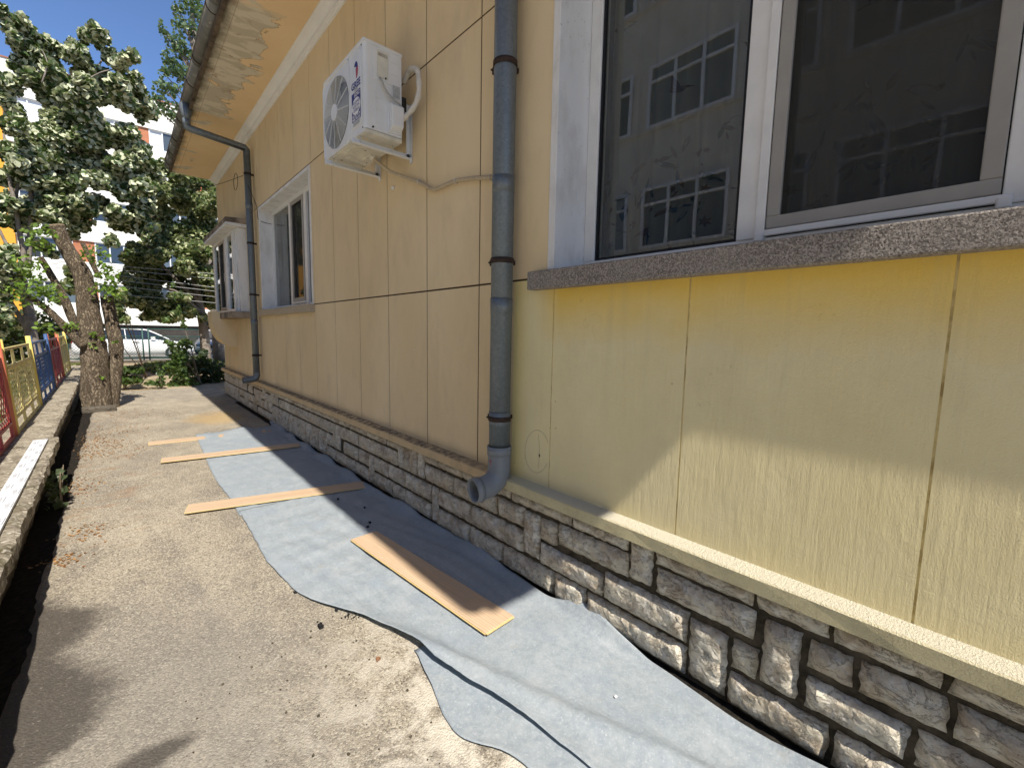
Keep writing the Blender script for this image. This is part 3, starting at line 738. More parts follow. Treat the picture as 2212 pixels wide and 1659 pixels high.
m = mb('pencil'); ov = [at(1160+26*math.cos(a), 975+46*math.sin(a), 0, -.0008) for a in np.linspace(.6, 5.9, 30)]; m.tube(ov, .0009, 4)
part(m, 'pencil_mark', house)
m = mb('pencil'); m.tube([at(1163, 938, 0, -.0008), at(1166, 970, 0, -.0008), at(1163, 1010, 0, -.0008)], .0008, 4); part(m, 'pencil_mark', house)
m = mb('dark_slot'); m.tube([at(1165.2, 981, 0, -.001), at(1165.4, 986.5, 0, -.001)], .0035, 6); part(m, 'wall_nick', house)
for u, v in ((1200, 868), (1188, 925), (1201, 926), (1112, 1000), (1452, 830)): m = mb('pencil'); q = at(u, v, 0, -.0005); m.tube([q, q+Vector((0, .002, .004))], .0022, 5); part(m, 'wall_nick', house)
# ------------------------------------------------------------------ curtains behind the panes (printed with birds and flowers)
def bird(kind, s):
    body = [(-1, .1), (-.6, .32), (-.2, .42), (.25, .38), (.5, .55), (.78, .52), (.9, .38), (1.15, .3), (.88, .24), (.6, .0), (.2, -.25), (-.3, -.25), (-.7, -.05), (-1.5, -.25), (-1.55, -.1)]
    fly = [(-1.6, -.5), (-.7, -.1), (-.9, .5), (-1.1, 1.2), (-.4, .7), (0, .3), (.5, .25), (.8, .3), (1.5, .32), (.85, .1), (.4, -.2), (-.2, -.3)]
    leaf = [(0, -1), (.25, -.4), (.2, .3), (0, 1), (-.22, .3), (-.2, -.4)]
    flower = [(math.cos(a)*(1 if k % 2 else .45), math.sin(a)*(1 if k % 2 else .45)) for k, a in enumerate(np.linspace(0, 2*math.pi, 12, endpoint=False))]
    return [(a*s, b*s) for a, b in dict(body=body, fly=fly, leaf=leaf, flower=flower)[kind]]
def curtain(name, y0, y1, z0, z1, x, label, prints=True):
    root = empty(name, (x, (y0+y1)/2, z1), label, 'curtain', 'net curtains behind the windows')
    fx = lambda y: x+.032*math.sin(y*23)+.020*math.sin(y*51+1.3)
    n = int((y1-y0)/.012)
    V = []; F = []
    for i in range(n+1):
        yy = y0+(y1-y0)*i/n; V += [(fx(yy), yy, z0), (fx(yy), yy, z1)]
    F = [(2*i, 2*i+2, 2*i+3, 2*i+1) for i in range(n)]
    m = mb('curtain'); m.add(V, F, True); part(m, 'cloth', root)
    if not prints: return
    mats = ['print_green', 'print_brown', 'print_blue', 'print_ochre']
    P = {q: mb(q) for q in mats}
    def put(kind, yc, zc, s, mat, ang=0., fl=1):
        for_ = [(fl*a, b) for a, b in bird(kind, s)]
        ca, sa = math.cos(ang), math.sin(ang)
        V = [(fx(yc+a*ca-b*sa)-.0025, yc+a*ca-b*sa, zc+a*sa+b*ca) for a, b in for_]
        P[mat].add(V, [tuple(range(len(V)))])
    r = random.Random(5)
    yy = y0+.06
    while yy < y1-.05:
        put('body', yy, z0+r.uniform(.12, .35), .045, r.choice(mats), r.uniform(-.5, .5), r.choice((-1, 1)))
        put('body', yy+.06, z0+r.uniform(.4, .6), .042, r.choice(['print_brown', 'print_ochre', 'print_green']), r.uniform(-.6, .3), r.choice((-1, 1)))
        put('fly', yy+.02, z0+r.uniform(.75, 1.7), .05, r.choice(['print_green', 'print_brown']), r.uniform(-.4, .6), r.choice((-1, 1)))
        for k in range(9): put('leaf', yy+r.uniform(-.08, .1), z0+r.uniform(.05, .55), r.uniform(.02, .055), r.choice(mats[:3]), r.uniform(-1.2, 1.2))
        for k in range(3): put('flower', yy+r.uniform(-.08, .1), z0+r.uniform(.08, .5), r.uniform(.015, .03), r.choice(mats), r.uniform(0, 1))
        yy += .17
    for q in mats: part(P[q], 'bird_print', root)
curtain('curtain', .80, 1.62, 1.86, 3.95, .37, 'net curtain with birds and flowers behind the clear left pane of the near window')
curtain('curtain', .02, .78, 1.86, 3.95, .38, 'net curtain in the shade behind the insect screen of the near window')
curtain('curtain', 5.65, 8.0, 1.83, 3.3, .32, 'plain net curtain behind the middle window left of the air conditioner', False)

# ------------------------------------------------------------------ gutter and downpipes
gut = empty('gutter', (-.85, 5, 4.7), 'weathered grey half round gutter along the edge of the eaves', 'gutter')
def gx(y): return -.900+(y-5.7)*.0075
GYs = [-1.8, 1.2, 4.2, 5.6, 7.0, 8.3, 9.2, 10.2, 11.0, YC+.04]
m = mb('gutter'); R_ = .068
for a, b in zip(GYs, GYs[1:]):
    vs = []; n = 14
    for yv, rr in ((a, R_), (b+.02, R_*.965)):
        for k in range(n+1):
            th = math.pi*(k/n)
            vs.append((gx(yv)+R_+rr*-math.cos(th), yv, 4.735-rr*math.sin(th)*1.25))
    m.add(vs, [(k, k+1, n+1+k+1, n+1+k) for k in range(n)], True)
o = part(m, 'trough', gut); o.modifiers.new('thick', 'SOLIDIFY').thickness = .003
m = mb('gutter'); m.tube([(gx(-1.8), -1.8, 4.737), (gx(YC), YC+.04, 4.737)], .009, 8); part(m, 'rolled_lip', gut)
for yb in (4.6, 5.75, 6.9, 7.6, 9.0, 9.9, 10.7, 11.4):
    m = mb('rusty_band'); pts = [(gx(yb)+R_-(R_+.004)*math.cos(math.pi*k/16), yb, 4.737-(R_+.004)*1.25*math.sin(math.pi*k/16)) for k in range(17)]
    m.tube(pts, .006, 6); part(m, 'bracket', gut)
m = mb('gutter'); m.add([(gx(YC)+R_-R_*math.cos(math.pi*k/14), YC+.05, 4.735-R_*1.25*math.sin(math.pi*k/14)) for k in range(15)], [tuple(range(15))]); part(m, 'end_cap', gut)

PY2, PX2 = 8.27, -.085
dp2 = empty('downpipe', (PX2, PY2, 0), 'far downpipe of zinc with a swan neck up to the gutter beside the bay window', 'downpipe', 'zinc downpipes on the facade')
m = mb('zinc'); m.tube([(-.83, PY2, 4.66), (-.835, PY2, 4.50), (-.838, PY2, 4.46)], [.085, .06, .05], 16); part(m, 'funnel', dp2)
m = mb('zinc'); m.tube([(-.838, PY2, 4.47), (-.838, PY2, 4.36)], .05, 16); part(m, 'neck', dp2)
m = mb('zinc'); m.tube([(-.838, PY2, 4.40), (-.838, PY2, 4.365), (-.80, PY2, 4.345), (PX2-.02, PY2, 4.27), (PX2, PY2, 4.25), (PX2, PY2, 4.15)], .05, 16); part(m, 'arm', dp2)
m = mb('zinc'); m.tube([(PX2, PY2, 4.24), (PX2, PY2, .70)], .05, 18); part(m, 'pipe', dp2)
for z_ in (3.45, 1.62): m = mb('zinc'); m.tube([(PX2, PY2, z_), (PX2, PY2, z_-.10)], [.0535, .0515], 18); part(m, 'pipe_joint', dp2)
for z_ in (3.87, 2.81, 2.0, 1.02):
    m = mb('rusty_band'); m.tube([(PX2, PY2, z_), (PX2, PY2, z_+.03)], .0555, 18); m.box((PX2+.045, PY2-.012, z_+.003), (.01, PY2+.012, z_+.027)); part(m, 'bracket', dp2)
m = mb('zinc'); m.tube(smooth_path([(PX2, PY2, .76), (PX2, PY2, .70), (PX2-.03, PY2, .655), (PX2-.10, PY2, .638), (PX2-.20, PY2, .632)], 4), .052, 16, cap=False); part(m, 'shoe', dp2)

PY1, PX1, PR = 1.995, -.090, .0625
dp1 = empty('downpipe', (PX1, PY1, 0), 'near thick zinc downpipe ending in a grey plastic elbow beside the big window', 'downpipe', 'zinc downpipes on the facade')
m = mb('zinc'); m.tube([(PX1, PY1, ZS), (PX1, PY1, .74)], PR, 32); part(m, 'pipe', dp1)
for z_, dr in ((2.33, .001), (1.66, .0025), (1.0, .002)): m = mb('zinc'); m.tube([(PX1, PY1, z_+.0), (PX1, PY1, z_-.09)], [PR+dr, PR+dr*.6], 32); part(m, 'pipe_joint', dp1)
for z_ in (2.90, 1.855, .945):
    m = mb('rusty_band'); m.tube([(PX1, PY1, z_), (PX1, PY1, z_+.030)], PR+.005, 32); m.box((PX1+PR-.01, PY1-.012, z_+.003), (.012, PY1+.012, z_+.027))
    br = part(m, 'bracket', dp1)
    m = mb('rusty_band'); m.box((PX1-.02, PY1+PR, z_-.004), (PX1-.005, PY1+PR+.028, z_+.03)); m.tube([(PX1-.035, PY1+PR+.018, z_+.012), (PX1+.01, PY1+PR+.018, z_+.012)], .005, 8); part(m, 'bolt', br)
elb = smooth_path([(PX1, PY1, .79), (PX1, PY1, .655), (PX1-.012, PY1+.002, .605), (PX1-.05, PY1+.005, .567), (PX1-.10, PY1+.01, .553), (PX1-.175, PY1+.02, .545)], 5)
m = mb('grey_pvc'); m.tube(elb, PR+.006, 32, cap=False)
m.tube([elb[0]+Vector((0, 0, .003)), elb[0]-Vector((0, 0, .05))], PR+.010, 32, cap=False)
d_ = (elb[-1]-elb[-2]).normalized(); m.tube([elb[-1]-d_*.045, elb[-1]+d_*.002], PR+.011, 32, cap=False)
o = part(m, 'elbow', dp1); md = o.modifiers.new('thick', 'SOLIDIFY'); md.thickness = .006; md.offset = -1
m = mb('dark_slot'); m.tube([elb[-9], elb[-8]], PR-.004, 24); part(m, 'inner_shadow', dp1).name = 'bore_shade'  # near-black plug painting the shade inside the elbow mouth
red = [(PX1-PR-.0105, PY1-.010, .70), (PX1-PR-.0105, PY1+.004, .715), (PX1-PR-.0105, PY1-.002, .69)]
m = mb('print_red'); m.tube([(PX1-PR-.0075, PY1-.018, .712), (PX1-PR-.0075, PY1+.012, .705)], .0015, 5); m.tube([(PX1-PR-.0075, PY1-.003, .722), (PX1-PR-.0075, PY1-.005, .685)], .0015, 5); part(m, 'red_mark', dp1)

# ------------------------------------------------------------------ air conditioner
AX0, AX1, AY0, AY1, AZ0, AZ1 = -.408, -.130, 3.105, 3.875, 2.823, 3.418
ac = empty('air_conditioner', ((AX0+AX1)/2, (AY0+AY1)/2, AZ0), 'white outdoor air conditioner unit with round fan grille on wall brackets', 'air conditioner')
# casing: hollow front where the fan is, lid, base pan
FC = (3.625, 3.117); FR = .252      # fan centre (y, z) and radius
m = mb('ac_white'); nseg = 64
sq = []
hy, hz = .262, .28
for k in range(nseg):
    a = 2*math.pi*k/nseg; c_, s_ = math.cos(a), math.sin(a)
    t_ = min(hy/max(abs(c_), 1e-6), hz/max(abs(s_), 1e-6)); sq.append((c_*t_, s_*t_))
# front plate with a round opening
V = [(AX0, FC[0]+FR*math.cos(2*math.pi*k/nseg), FC[1]+FR*math.sin(2*math.pi*k/nseg)) for k in range(nseg)]
V += [(AX0, FC[0]+a, FC[1]+b) for a, b in sq]
V += [(AX0+.10, q[1], q[2]) for q in V[:nseg]]
m.add(V, [(k, (k+1) % nseg, nseg+(k+1) % nseg, nseg+k) for k in range(nseg)]+[(k, 2*nseg+k, 2*nseg+(k+1) % nseg, (k+1) % nseg) for k in range(nseg)])
ya, yb, za, zb = FC[0]-hy, FC[0]+hy, FC[1]-hz, FC[1]+hz
for (a, c, b, d) in cells((AY0+.02, AZ0+.012, AY1, AZ1), [(ya, za, yb, zb)]): m.box((AX0, a, c), (AX0+.008, b, d))
m.box((AX0+.008, AY1-.004, AZ0+.012), (AX1, AY1, AZ1)); m.box((AX1-.004, AY0+.004, AZ0+.02), (AX1, AY1-.004, AZ1))
body = part(m, 'casing', ac, 0)
m = mb('ac_white'); m.prism([(AX0, AY0+.021), (AX0+.004, AY0+.010), (AX0+.013, AY0+.003), (AX0+.025, AY0), (AX1, AY0), (AX1, AY0+.004), (AX0+.03, AY0+.006), (AX0+.01, AY0+.021)], 2, AZ0+.03, AZ1-.002); part(m, 'side_cover', ac)
m = mb('ac_white'); m.box((AX0-.006, AY0-.005, AZ1-.014), (AX1+.006, AY1+.004, AZ1+.008)); part(m, 'top_lid', ac, .007, 3)
m = mb('ac_base'); m.box((AX0+.004, AY0+.004, AZ0), (AX1+.004, AY1-.004, AZ0+.03))
part(m, 'base_pan', ac, .006)
m = mb('ac_base')
for (a, b, c, d) in ((-.37, 3.36, -.345, 3.62), (-.31, 3.40, -.285, 3.66), (-.36, 3.68, -.34, 3.8), (-.22, 3.45, -.195, 3.6), (-.24, 3.28, -.2, 3.34)): m.box((a, b, AZ0-.008), (c, d, AZ0+.002))
part(m, 'pressed_rib', ac, .003)
m = mb('dark_slot')
for a, b in ((-.33, 3.33), (-.365, 3.30), (-.35, 3.72), (-.33, 3.74), (-.2, 3.5), (-.16, 3.65), (-.27, 3.42)): m.disc((a, b, AZ0-.0012), .009, 2, 12, .006)
part(m, 'pan_hole', ac)
m = mb('ac_dark'); m.box((AX0+.10, ya+.01, za+.01), (AX0+.106, yb-.01, zb-.01)); part(m, 'coil', ac)
m = mb('ac_fan')
for k in range(3):
    a0 = k*2*math.pi/3+.5
    V = []
    for i in range(7):
        for j in range(5):
            rr = .06+.17*i/6; an = a0+(j/4-.5)*1.5-.5*i/6; V.append((AX0+.055+.03*(j/4-.5), FC[0]+rr*math.cos(an), FC[1]+rr*math.sin(an)))
    m.add(V, [(i*5+j, i*5+j+1, (i+1)*5+j+1, (i+1)*5+j) for i in range(6) for j in range(4)], True)
m.tube([(AX0+.03, *FC), (AX0+.08, *FC)], .06, 20); part(m, 'fan', ac)
gr = mb('ac_grille')
for k in range(19):
    rr = .062+k*.0103
    pts = [(AX0-.004-.010*(1-(rr/FR)**2), FC[0]+rr*math.cos(2*math.pi*q/56), FC[1]+rr*math.sin(2*math.pi*q/56)) for q in range(57)]
    gr.tube(pts, .0017, 4, cap=False)
grille = part(gr, 'fan_grille', ac)
for k in range(12):
    a = 2*math.pi*k/12+.13
    m = mb('ac_grille'); m.bar((AX0-.016, FC[0]+.05*math.cos(a), FC[1]+.05*math.sin(a)), (AX0-.006, FC[0]+FR*math.cos(a), FC[1]+FR*math.sin(a)), .006, .005, (1, 0, 0)); part(m, 'spoke', grille)
m = mb('ac_white'); m.tube([(AX0-.02, *FC), (AX0-.010, *FC)], [.055, .060], 28); part(m, 'hub', grille)
m = mb('ac_white')
rr_ = [(ya+.002, za+.002), (yb-.002, za+.002), (yb-.002, zb-.002), (ya+.002, zb-.002)]
def rrect(y0, z0, y1, z1, r, n=6):
    out = []
    for (cy, cz, a0) in ((y1-r, z1-r, 0), (y0+r, z1-r, 90), (y0+r, z0+r, 180), (y1-r, z0+r, 270)):
        out += [(cy+r*math.cos(math.radians(a0+90*k/n)), cz+r*math.sin(math.radians(a0+90*k/n))) for k in range(n+1)]
    return out
def rim(m, y0, z0, y1, z1, r, x, tk):
    p = [(x, a, b) for a, b in rrect(y0, z0, y1, z1, r)]; m.tube(p+[p[0], p[1]], tk, 6, cap=False)
rim(m, ya-.004, za-.002, yb+.0, zb+.002, .05, AX0-.002, .006); part(m, 'grille_rim', ac)
m = mb('ac_white'); m.prism(rrect(AY0+.045, AZ0+.075, 3.335, AZ1-.04, .028), 0, AX0-.0045, AX0+.001); pan = part(m, 'front_panel', ac, .003)
m = mb('ac_white'); rim(m, AY0+.045, AZ0+.075, 3.335, AZ1-.04, .028, AX0-.003, .0045); part(m, 'panel_rim', ac)
# logo, name and the installer's sticker on the front panel
XL = AX0-.0056; LY, LZ = 3.225, 3.262
m = mb('print_navy'); V = [(XL, LY, LZ)]+[(XL, LY+.043*math.cos(a), LZ+.052*math.sin(a)) for a in np.linspace(-.35*math.pi+math.pi*2*0, 1.02*math.pi, 26)]
V = [(XL, LY+.034*math.cos(a), LZ+.056*math.sin(a)) for a in np.linspace(math.radians(30), math.radians(270), 26)]+[(XL, LY+.005, LZ-.01), (XL, LY+.004, LZ+.012), (XL, LY-.006, LZ+.018)]
m.add(V, [tuple(range(len(V)))]); part(m, 'logo', ac)
m = mb('print_red'); V = [(XL-.0002, LY-.035, LZ+.016), (XL-.0002, LY-.002, LZ+.008), (XL-.0002, LY+.0, LZ-.052), (XL-.0002, LY-.020, LZ-.044), (XL-.0002, LY-.031, LZ-.02)]
m.add(V, [tuple(range(len(V)))]); part(m, 'logo', ac)
text_mesh('brand_lettering', 'GREE', .064, 'print_navy', (XL, LY+.008, LZ-.112), (0, -1, 0), (0, 0, 1), ac, .0022, 1.05)
m = mb('print_navy'); m.add([(XL, 3.158, 2.935), (XL, 3.308, 2.935), (XL, 3.308, 3.125), (XL, 3.158, 3.125)], [(0, 1, 2, 3)]); stick = part(m, 'sticker', ac)
m = mb('print_white'); m.disc((XL-.0005, 3.233, 3.030), .073, 0, 28, .056); part(m, 'oval', stick)
for i, s_ in enumerate(('ПРОДАЖБИ', 'МОНТАЖ', 'СЕРВИЗ')): text_mesh('lettering', s_, .026, 'print_navy', (XL-.001, 3.233, 3.047-i*.026), (0, -1, 0), (0, 0, 1), stick, .0006, .92)
text_mesh('lettering', 'БОКС', .034, 'print_white', (XL-.0007, 3.215, 3.093), (0, -1, 0), (0, 0, 1), stick, .001)
for i, s_ in enumerate(('052 62 28 34', '0888 706 602')): text_mesh('lettering', s_, .024, 'print_white', (XL-.0007, 3.233, 2.962-i*.022), (0, -1, 0), (0, 0, 1), stick, .0008)
m = mb('label_grey'); m.add([(XL, 3.18, 2.905), (XL, 3.29, 2.905), (XL, 3.29, 2.930), (XL, 3.18, 2.930)], [(0, 1, 2, 3)]); part(m, 'energy_label', ac)
m = mb('label_grey'); m.add([(XL, 3.20, 3.13), (XL, 3.26, 3.13), (XL, 3.26, 3.15), (XL, 3.20, 3.15)], [(0, 1, 2, 3)]); part(m, 'small_label', ac)
# details on the near side cover
YS = AY0
m = mb('ac_white'); m.prism([(a, b) for a, b in rrect(-.345, 3.19, -.15, 3.395, .012)], 1, YS-.004, YS+.001); part(m, 'handle_panel', ac, .002)
m = mb('ac_dirty'); m.prism([(a, b) for a, b in rrect(-.318, 3.21, -.235, 3.385, .008)], 1, YS-.009, YS-.003); part(m, 'handle_recess', ac, .002)
m = mb('dust_smear'); m.add([(-.312, YS-.0095, 3.345), (-.240, YS-.0095, 3.345), (-.240, YS-.0095, 3.368), (-.312, YS-.0095, 3.368)], [(0, 1, 2, 3)]); part(m, 'dirt_streak', ac)
m = mb('ac_white'); m.prism([(-.330, 2.872), (-.326, 2.868), (-.272, 2.868), (-.272, 2.874), (-.326, 2.874), (-.326, 3.16), (-.330, 3.16)], 1, YS-.003, YS+.001); part(m, 'pressed_rib', ac)
for z_ in (2.91, 2.99, 3.07): m = mb('ac_white'); m.box((-.325, YS-.003, z_), (-.28, YS+.001, z_+.006)); part(m, 'pressed_rib', ac)
for z_ in (3.26, 3.34): m = mb('ac_white'); m.box((-.215, YS-.0065, z_), (-.165, YS-.0035, z_+.005)); part(m, 'pressed_rib', ac)
m = mb('ac_white'); m.prism([(-.245, 2.868), (-.135, 2.868), (-.135, 3.075), (-.235, 3.075), (-.245, 3.06)], 1, YS-.012, YS+.001); part(m, 'valve_panel', ac, .004)
m = mb('ac_white'); m.add([(-.235, YS-.012, 3.07), (-.140, YS-.012, 3.07), (-.235, YS-.06, 3.04), (-.140, YS-.06, 3.04), (-.228, YS-.06, 2.905), (-.145, YS-.06, 2.905), (-.232, YS-.012, 2.88), (-.140, YS-.012, 2.88)],
      [(0, 1, 3, 2), (2, 3, 5, 4), (4, 5, 7, 6), (0, 2, 4, 6), (1, 7, 5, 3), (0, 6, 7, 1)]); part(m, 'valve_cover', ac, .006)
m = mb('label_grey'); m.add([(-.20, YS-.0062, 3.115), (-.145, YS-.0062, 3.115), (-.145, YS-.0062, 3.195), (-.20, YS-.0062, 3.195)], [(0, 1, 2, 3)]); lab = part(m, 'rating_label', ac)
m = mb('print_grey')
rl = random.Random(3)
for k in range(12):
    a = -.197+rl.random()*.038; b = 3.118+rl.random()*.07; m.add([(a, YS-.0068, b), (a+.010, YS-.0068, b), (a+.010, YS-.0068, b+.004), (a, YS-.0068, b+.004)], [(0, 1, 2, 3)])
part(m, 'label_print', lab)
for (a, b) in ((-.352, 2.868), (-.255, 3.215)):
    m = mb('dark_slot'); m.tube([(a, YS-.012, b), (a, YS-.002, b)], .006, 12); part(m, 'screw', ac)
for (a, b) in ((-.407, 2.86), (-.407, 3.39)):
    m = mb('dark_slot'); m.tube([(a-.004, AY0+.035, b), (a+.002, AY0+.035, b)], .005, 10); part(m, 'screw', ac)
m = mb('cable_grey'); m.tube(smooth_path([(-.30, YS-.006, 3.205), (-.295, YS-.03, 3.18), (-.265, YS-.035, 3.12), (-.215, YS-.03, 3.09), (-.16, YS-.035, 3.065), (-.128, YS-.03, 3.02), (-.122, YS-.012, 2.97)], 5), .0065, 8); part(m, 'power_cable', ac)
m = mb('wrap_white'); hp = smooth_path([(-.06, 3.20, 3.30), (-.06, 3.10, 3.345), (-.07, 2.99, 3.30), (-.08, 2.94, 3.20), (-.085, 2.945, 3.10), (-.10, 2.99, 3.035), (-.13, 3.07, 2.985), (-.15, 3.12, 2.955)], 6)
m.tube(hp, [.019+.0025*math.sin(i*1.1) for i in range(len(hp))], 12); part(m, 'pipe_wrap', ac)
m = mb('ac_dark'); m.box((-.128, 3.11, 3.0), (-.085, 3.16, 3.15)); part(m, 'valve', ac, .008)
m = mb('hose_beige'); hs = smooth_path([(-.17, 3.50, 2.800), (-.165, 3.46, 2.785), (-.10, 3.36, 2.70), (-.035, 3.22, 2.635), (-.022, 3.03, 2.555), (-.022, 2.865, 2.475), (-.022, 2.76, 2.462), (-.022, 2.685, 2.463), (-.022, 2.543, 2.458), (-.022, 2.354, 2.426), (-.022, 2.171, 2.386), (-.022, 2.05, 2.370), (-.022, 2.0, 2.30)], 8)
m.tube(hs, [.0125+.0012*(i % 2) for i in range(len(hs))], 10); part(m, 'drain_hose', ac)
m = mb('ac_base'); m.tube([(-.17, 3.50, AZ0+.002), (-.17, 3.50, AZ0-.010), (-.17, 3.495, AZ0-.03)], [.035, .033, .017], 18); part(m, 'drain_fitting', ac)
for yv, zv in ((3.05, 2.566), (2.565, 2.458), (2.19, 2.39)):
    m = mb('wrap_white'); pts = [(-.022+.0165*math.cos(a), yv, zv+.0165*math.sin(a)) for a in np.linspace(0, 2*math.pi, 13)]; m.tube(pts, .003, 5, cap=False); part(m, 'hose_clip', ac)
for yb, lb in ((3.20, 'near right painted steel bracket under the air conditioner'), (3.745, 'far left painted steel bracket under the air conditioner')):
    b = empty('wall_bracket', (0, yb, 2.76), lb, 'bracket', 'steel brackets carrying the air conditioner')
    m = mb('ac_white'); m.box((-.455, yb-.018, 2.766), (-.002, yb+.018, 2.772)); m.box((-.455, yb+.013, 2.772), (-.002, yb+.018, 2.806)); part(m, 'arm', b, .001)
    m = mb('ac_white'); m.box((-.008, yb-.018, 2.74), (-.002, yb+.018, 3.16)); m.box((-.036, yb+.013, 2.772), (-.008, yb+.018, 3.16)); part(m, 'upright', b, .001)
    for xb_ in (-.40, -.16): m = mb('ac_base'); m.tube([(xb_, yb-.002, 2.760), (xb_, yb-.002, 2.824)], .005, 8); part(m, 'bolt', b)
m = mb('white_pvc'); m.tube([(-.02, 3.495, 2.627), (0, 3.495, 2.627)], [.012, .016], 12)
tag(m.build('wall_plug'), 'small white plug stuck in the wall below the air conditioner', 'plug')
# thin wires on the wall
m = mb('black_wire')
lp = [(-.10, PY2+.12, 3.86)]
m.tube(smooth_path([(-.62, 11.2, 4.12), (-.30, 9.6, 3.98), (-.14, PY2+.05, 3.86)], 5), .004, 5)
m.tube([(-.12+.0*k, 9.0+.17*math.cos(a), 3.93+.13*math.sin(a)) for k, a in enumerate(np.linspace(0, 2*math.pi*2, 40))], .004, 5)
m.tube(smooth_path([(-.13, PY2-.02, 3.80), (-.05, 8.18, 3.55), (-.015, 8.09, 3.36), (-.012, 8.05, 3.18), (.05, 8.0, 3.13), (.16, 8.0, 3.12)], 5), .004, 5)
tag(m.build('cable'), 'thin black cable with a coiled loop strung by the far downpipe', 'cable')

# ------------------------------------------------------------------ underlay, boards and litter on the yard
def sheet(name, Lp, Rp, ylist, zfun, label, nx=40, xfun=None):
    Ly, Lx = zip(*Lp); Ry, Rx = zip(*Rp)
    V = []
    for yv in ylist:
        a = np.mean([np.interp(yv+q, Ly, Lx) for q in (-.06, -.03, 0, .03, .06)])+.0016*math.sin(yv*31)+random.uniform(-.0012, .0012); b = np.mean([np.interp(yv+q, Ry, Rx) for q in (-.06, -.03, 0, .03, .06)])
        for i in range(nx+1):
            s_ = i/nx; xx = a+(b-a)*s_
            V.append((xx, yv, zfun(xx, yv, s_)))
    n = nx+1; ny = len(ylist)
    m = mb('underlay'); m.add(V, [(j*n+i, j*n+i+1, (j+1)*n+i+1, (j+1)*n+i) for j in range(ny-1) for i in range(nx)], True)
    o = m.build(name, fix=False); md = o.modifiers.new('thick', 'SOLIDIFY'); md.thickness = .0014; md.offset = 1
    return tag(o, label, 'underlay', 'sheets of foam underlay on the yard')
def wav(x, y): return .5+.5*math.sin(3.1*x+2.3*y)*math.sin(5.3*y-1.7*x+.6)
def wrk(x, y): return (.0026*math.sin(27*x+9*y+2*math.sin(4*y))+.0020*math.sin(-13*x+31*y+1.5*math.sin(7*x)))*(.5+.5*math.sin(2.1*x-1.3*y+1))+.002*math.sin(61*x+7*math.sin(2.3*y))
def edge_l(yv): return math.sin(yv*7.1)*.5+math.sin(yv*15.7+1)*.3
# far sheet
Lf = [(3.88, -1.135), (4.4, -1.125), (4.9, -1.14), (5.38, -1.131), (6.3, -1.09), (7.36, -1.05)]
Rf = [(3.88, -.085), (4.3, -.075), (5.0, -.06), (6.22, -.07), (7.0, -.02), (7.5, .0)]
def zf(x, y, s):
    e = max(0, 1-s/.05)*.003*(1+edge_l(y)); r = max(0, (s-.93)/.07)*.028*(1+.7*math.sin(y*9))
    b = max(0, (y-6.75)/.6)*.03*(.5+.5*math.sin(x*11+1))*min(1, s*2.2)
    return .0035+(.006*wav(x, y)+wrk(x, y))*min(1, s*9)+e+r+b
ulf = sheet('foam_underlay', [(y, x) for y, x in Lf], [(y, x) for y, x in Rf], list(np.linspace(3.9, 7.36, 90)), zf, 'far grey blue foam underlay sheet under the two crosswise boards')
# near sheet
Ln = [(-.6, -.52), (.0, -.60), (.3, -.63), (.62, -.64), (.95, -.675), (1.15, -.70), (1.35, -.755), (1.55, -.80), (1.75, -.815), (1.95, -.88), (2.1, -.925), (2.3, -1.03), (2.49, -1.10), (2.75, -1.125), (3.0, -1.147), (3.5, -1.13), (4.0, -1.12)]
Rn = [(-.6, -.13), (.0, -.10), (.317, -.085), (.62, -.10), (.80, -.085), (.956, -.075), (1.15, -.06), (1.34, -.03), (1.45, -.055), (1.54, -.08), (1.8, -.06), (2.06, -.05), (2.46, -.035), (3.06, -.06), (4.0, -.08)]
def zn(x, y, s):
    lift = math.exp(-((y-1.45)/.55)**2)*.030 if y > .2 else .02
    lift += .010*math.exp(-((y-2.2)/.25)**2)
    e = max(0, 1-s/.16)**1.5*(lift+.003*(1+edge_l(y)))
    fold = .026*math.exp(-((x+.62+.35*(y-1.2))/.05)**2)*max(0, min(1, (2.1-y)/.5))
    r = max(0, (s-.90)/.10)**1.3*(.018+.028*max(0, math.sin(y*6.2+.4))+.02*math.exp(-((y-1.38)/.2)**2))
    bulge = .022*math.exp(-((y-1.33)/.16)**2)*max(0, (s-.45)/.55)
    return .0055+(.006*wav(x*1.3, y*1.6)+wrk(x, y))*min(1, s*9)+e+fold+r+bulge
uln = sheet('foam_underlay', Ln, Rn, list(np.linspace(-.6, 4.0, 190)), zn, 'near grey blue foam underlay sheet with a curled left edge under the wide board', 64)
# loose strip showing below the curled edge
Ls = [(-.6, -.80), (.2, -.80), (.75, -.80), (.95, -.815), (1.03, -.82), (1.17, -.925), (1.28, -.93), (1.41, -.89), (1.55, -.86), (1.70, -.825)]
Rs = [(-.6, -.30), (.2, -.35), (.95, -.42), (1.2, -.5), (1.41, -.6), (1.55, -.7), (1.70, -.74)]
def zs_(x, y, s):
    e = max(0, 1-s/.14)**1.6*.006*(1+.6*math.sin(y*13))
    return .0022+.0008*wav(x, y)+e
uls = sheet('foam_underlay', Ls, Rs, list(np.linspace(-.6, 1.70, 80)), zs_, 'loose bluish foam strip showing below the curled edge of the near underlay', 24)
def board(name, px, py, ang, L, W, z, label, grp='laminate boards on the yard', pitch=0.):
    root = empty(name, (px, py, z), label, 'board', grp); root.rotation_euler = (0, pitch, ang)
    m = mb('laminate'); m.box((0, 0, .0005), (L, W, .0085)); m.build('face', root, .0008, 1)
    m = mb('fibreboard'); m.box((-.006, .002, .0015), (-.0001, W-.002, .005)); m.box((L+.0001, .002, .001), (L+.008, W-.002, .0055)); m.box((.002, -.006, .001), (L-.002, -.0001, .005)); m.build('tongue', root)
    return root
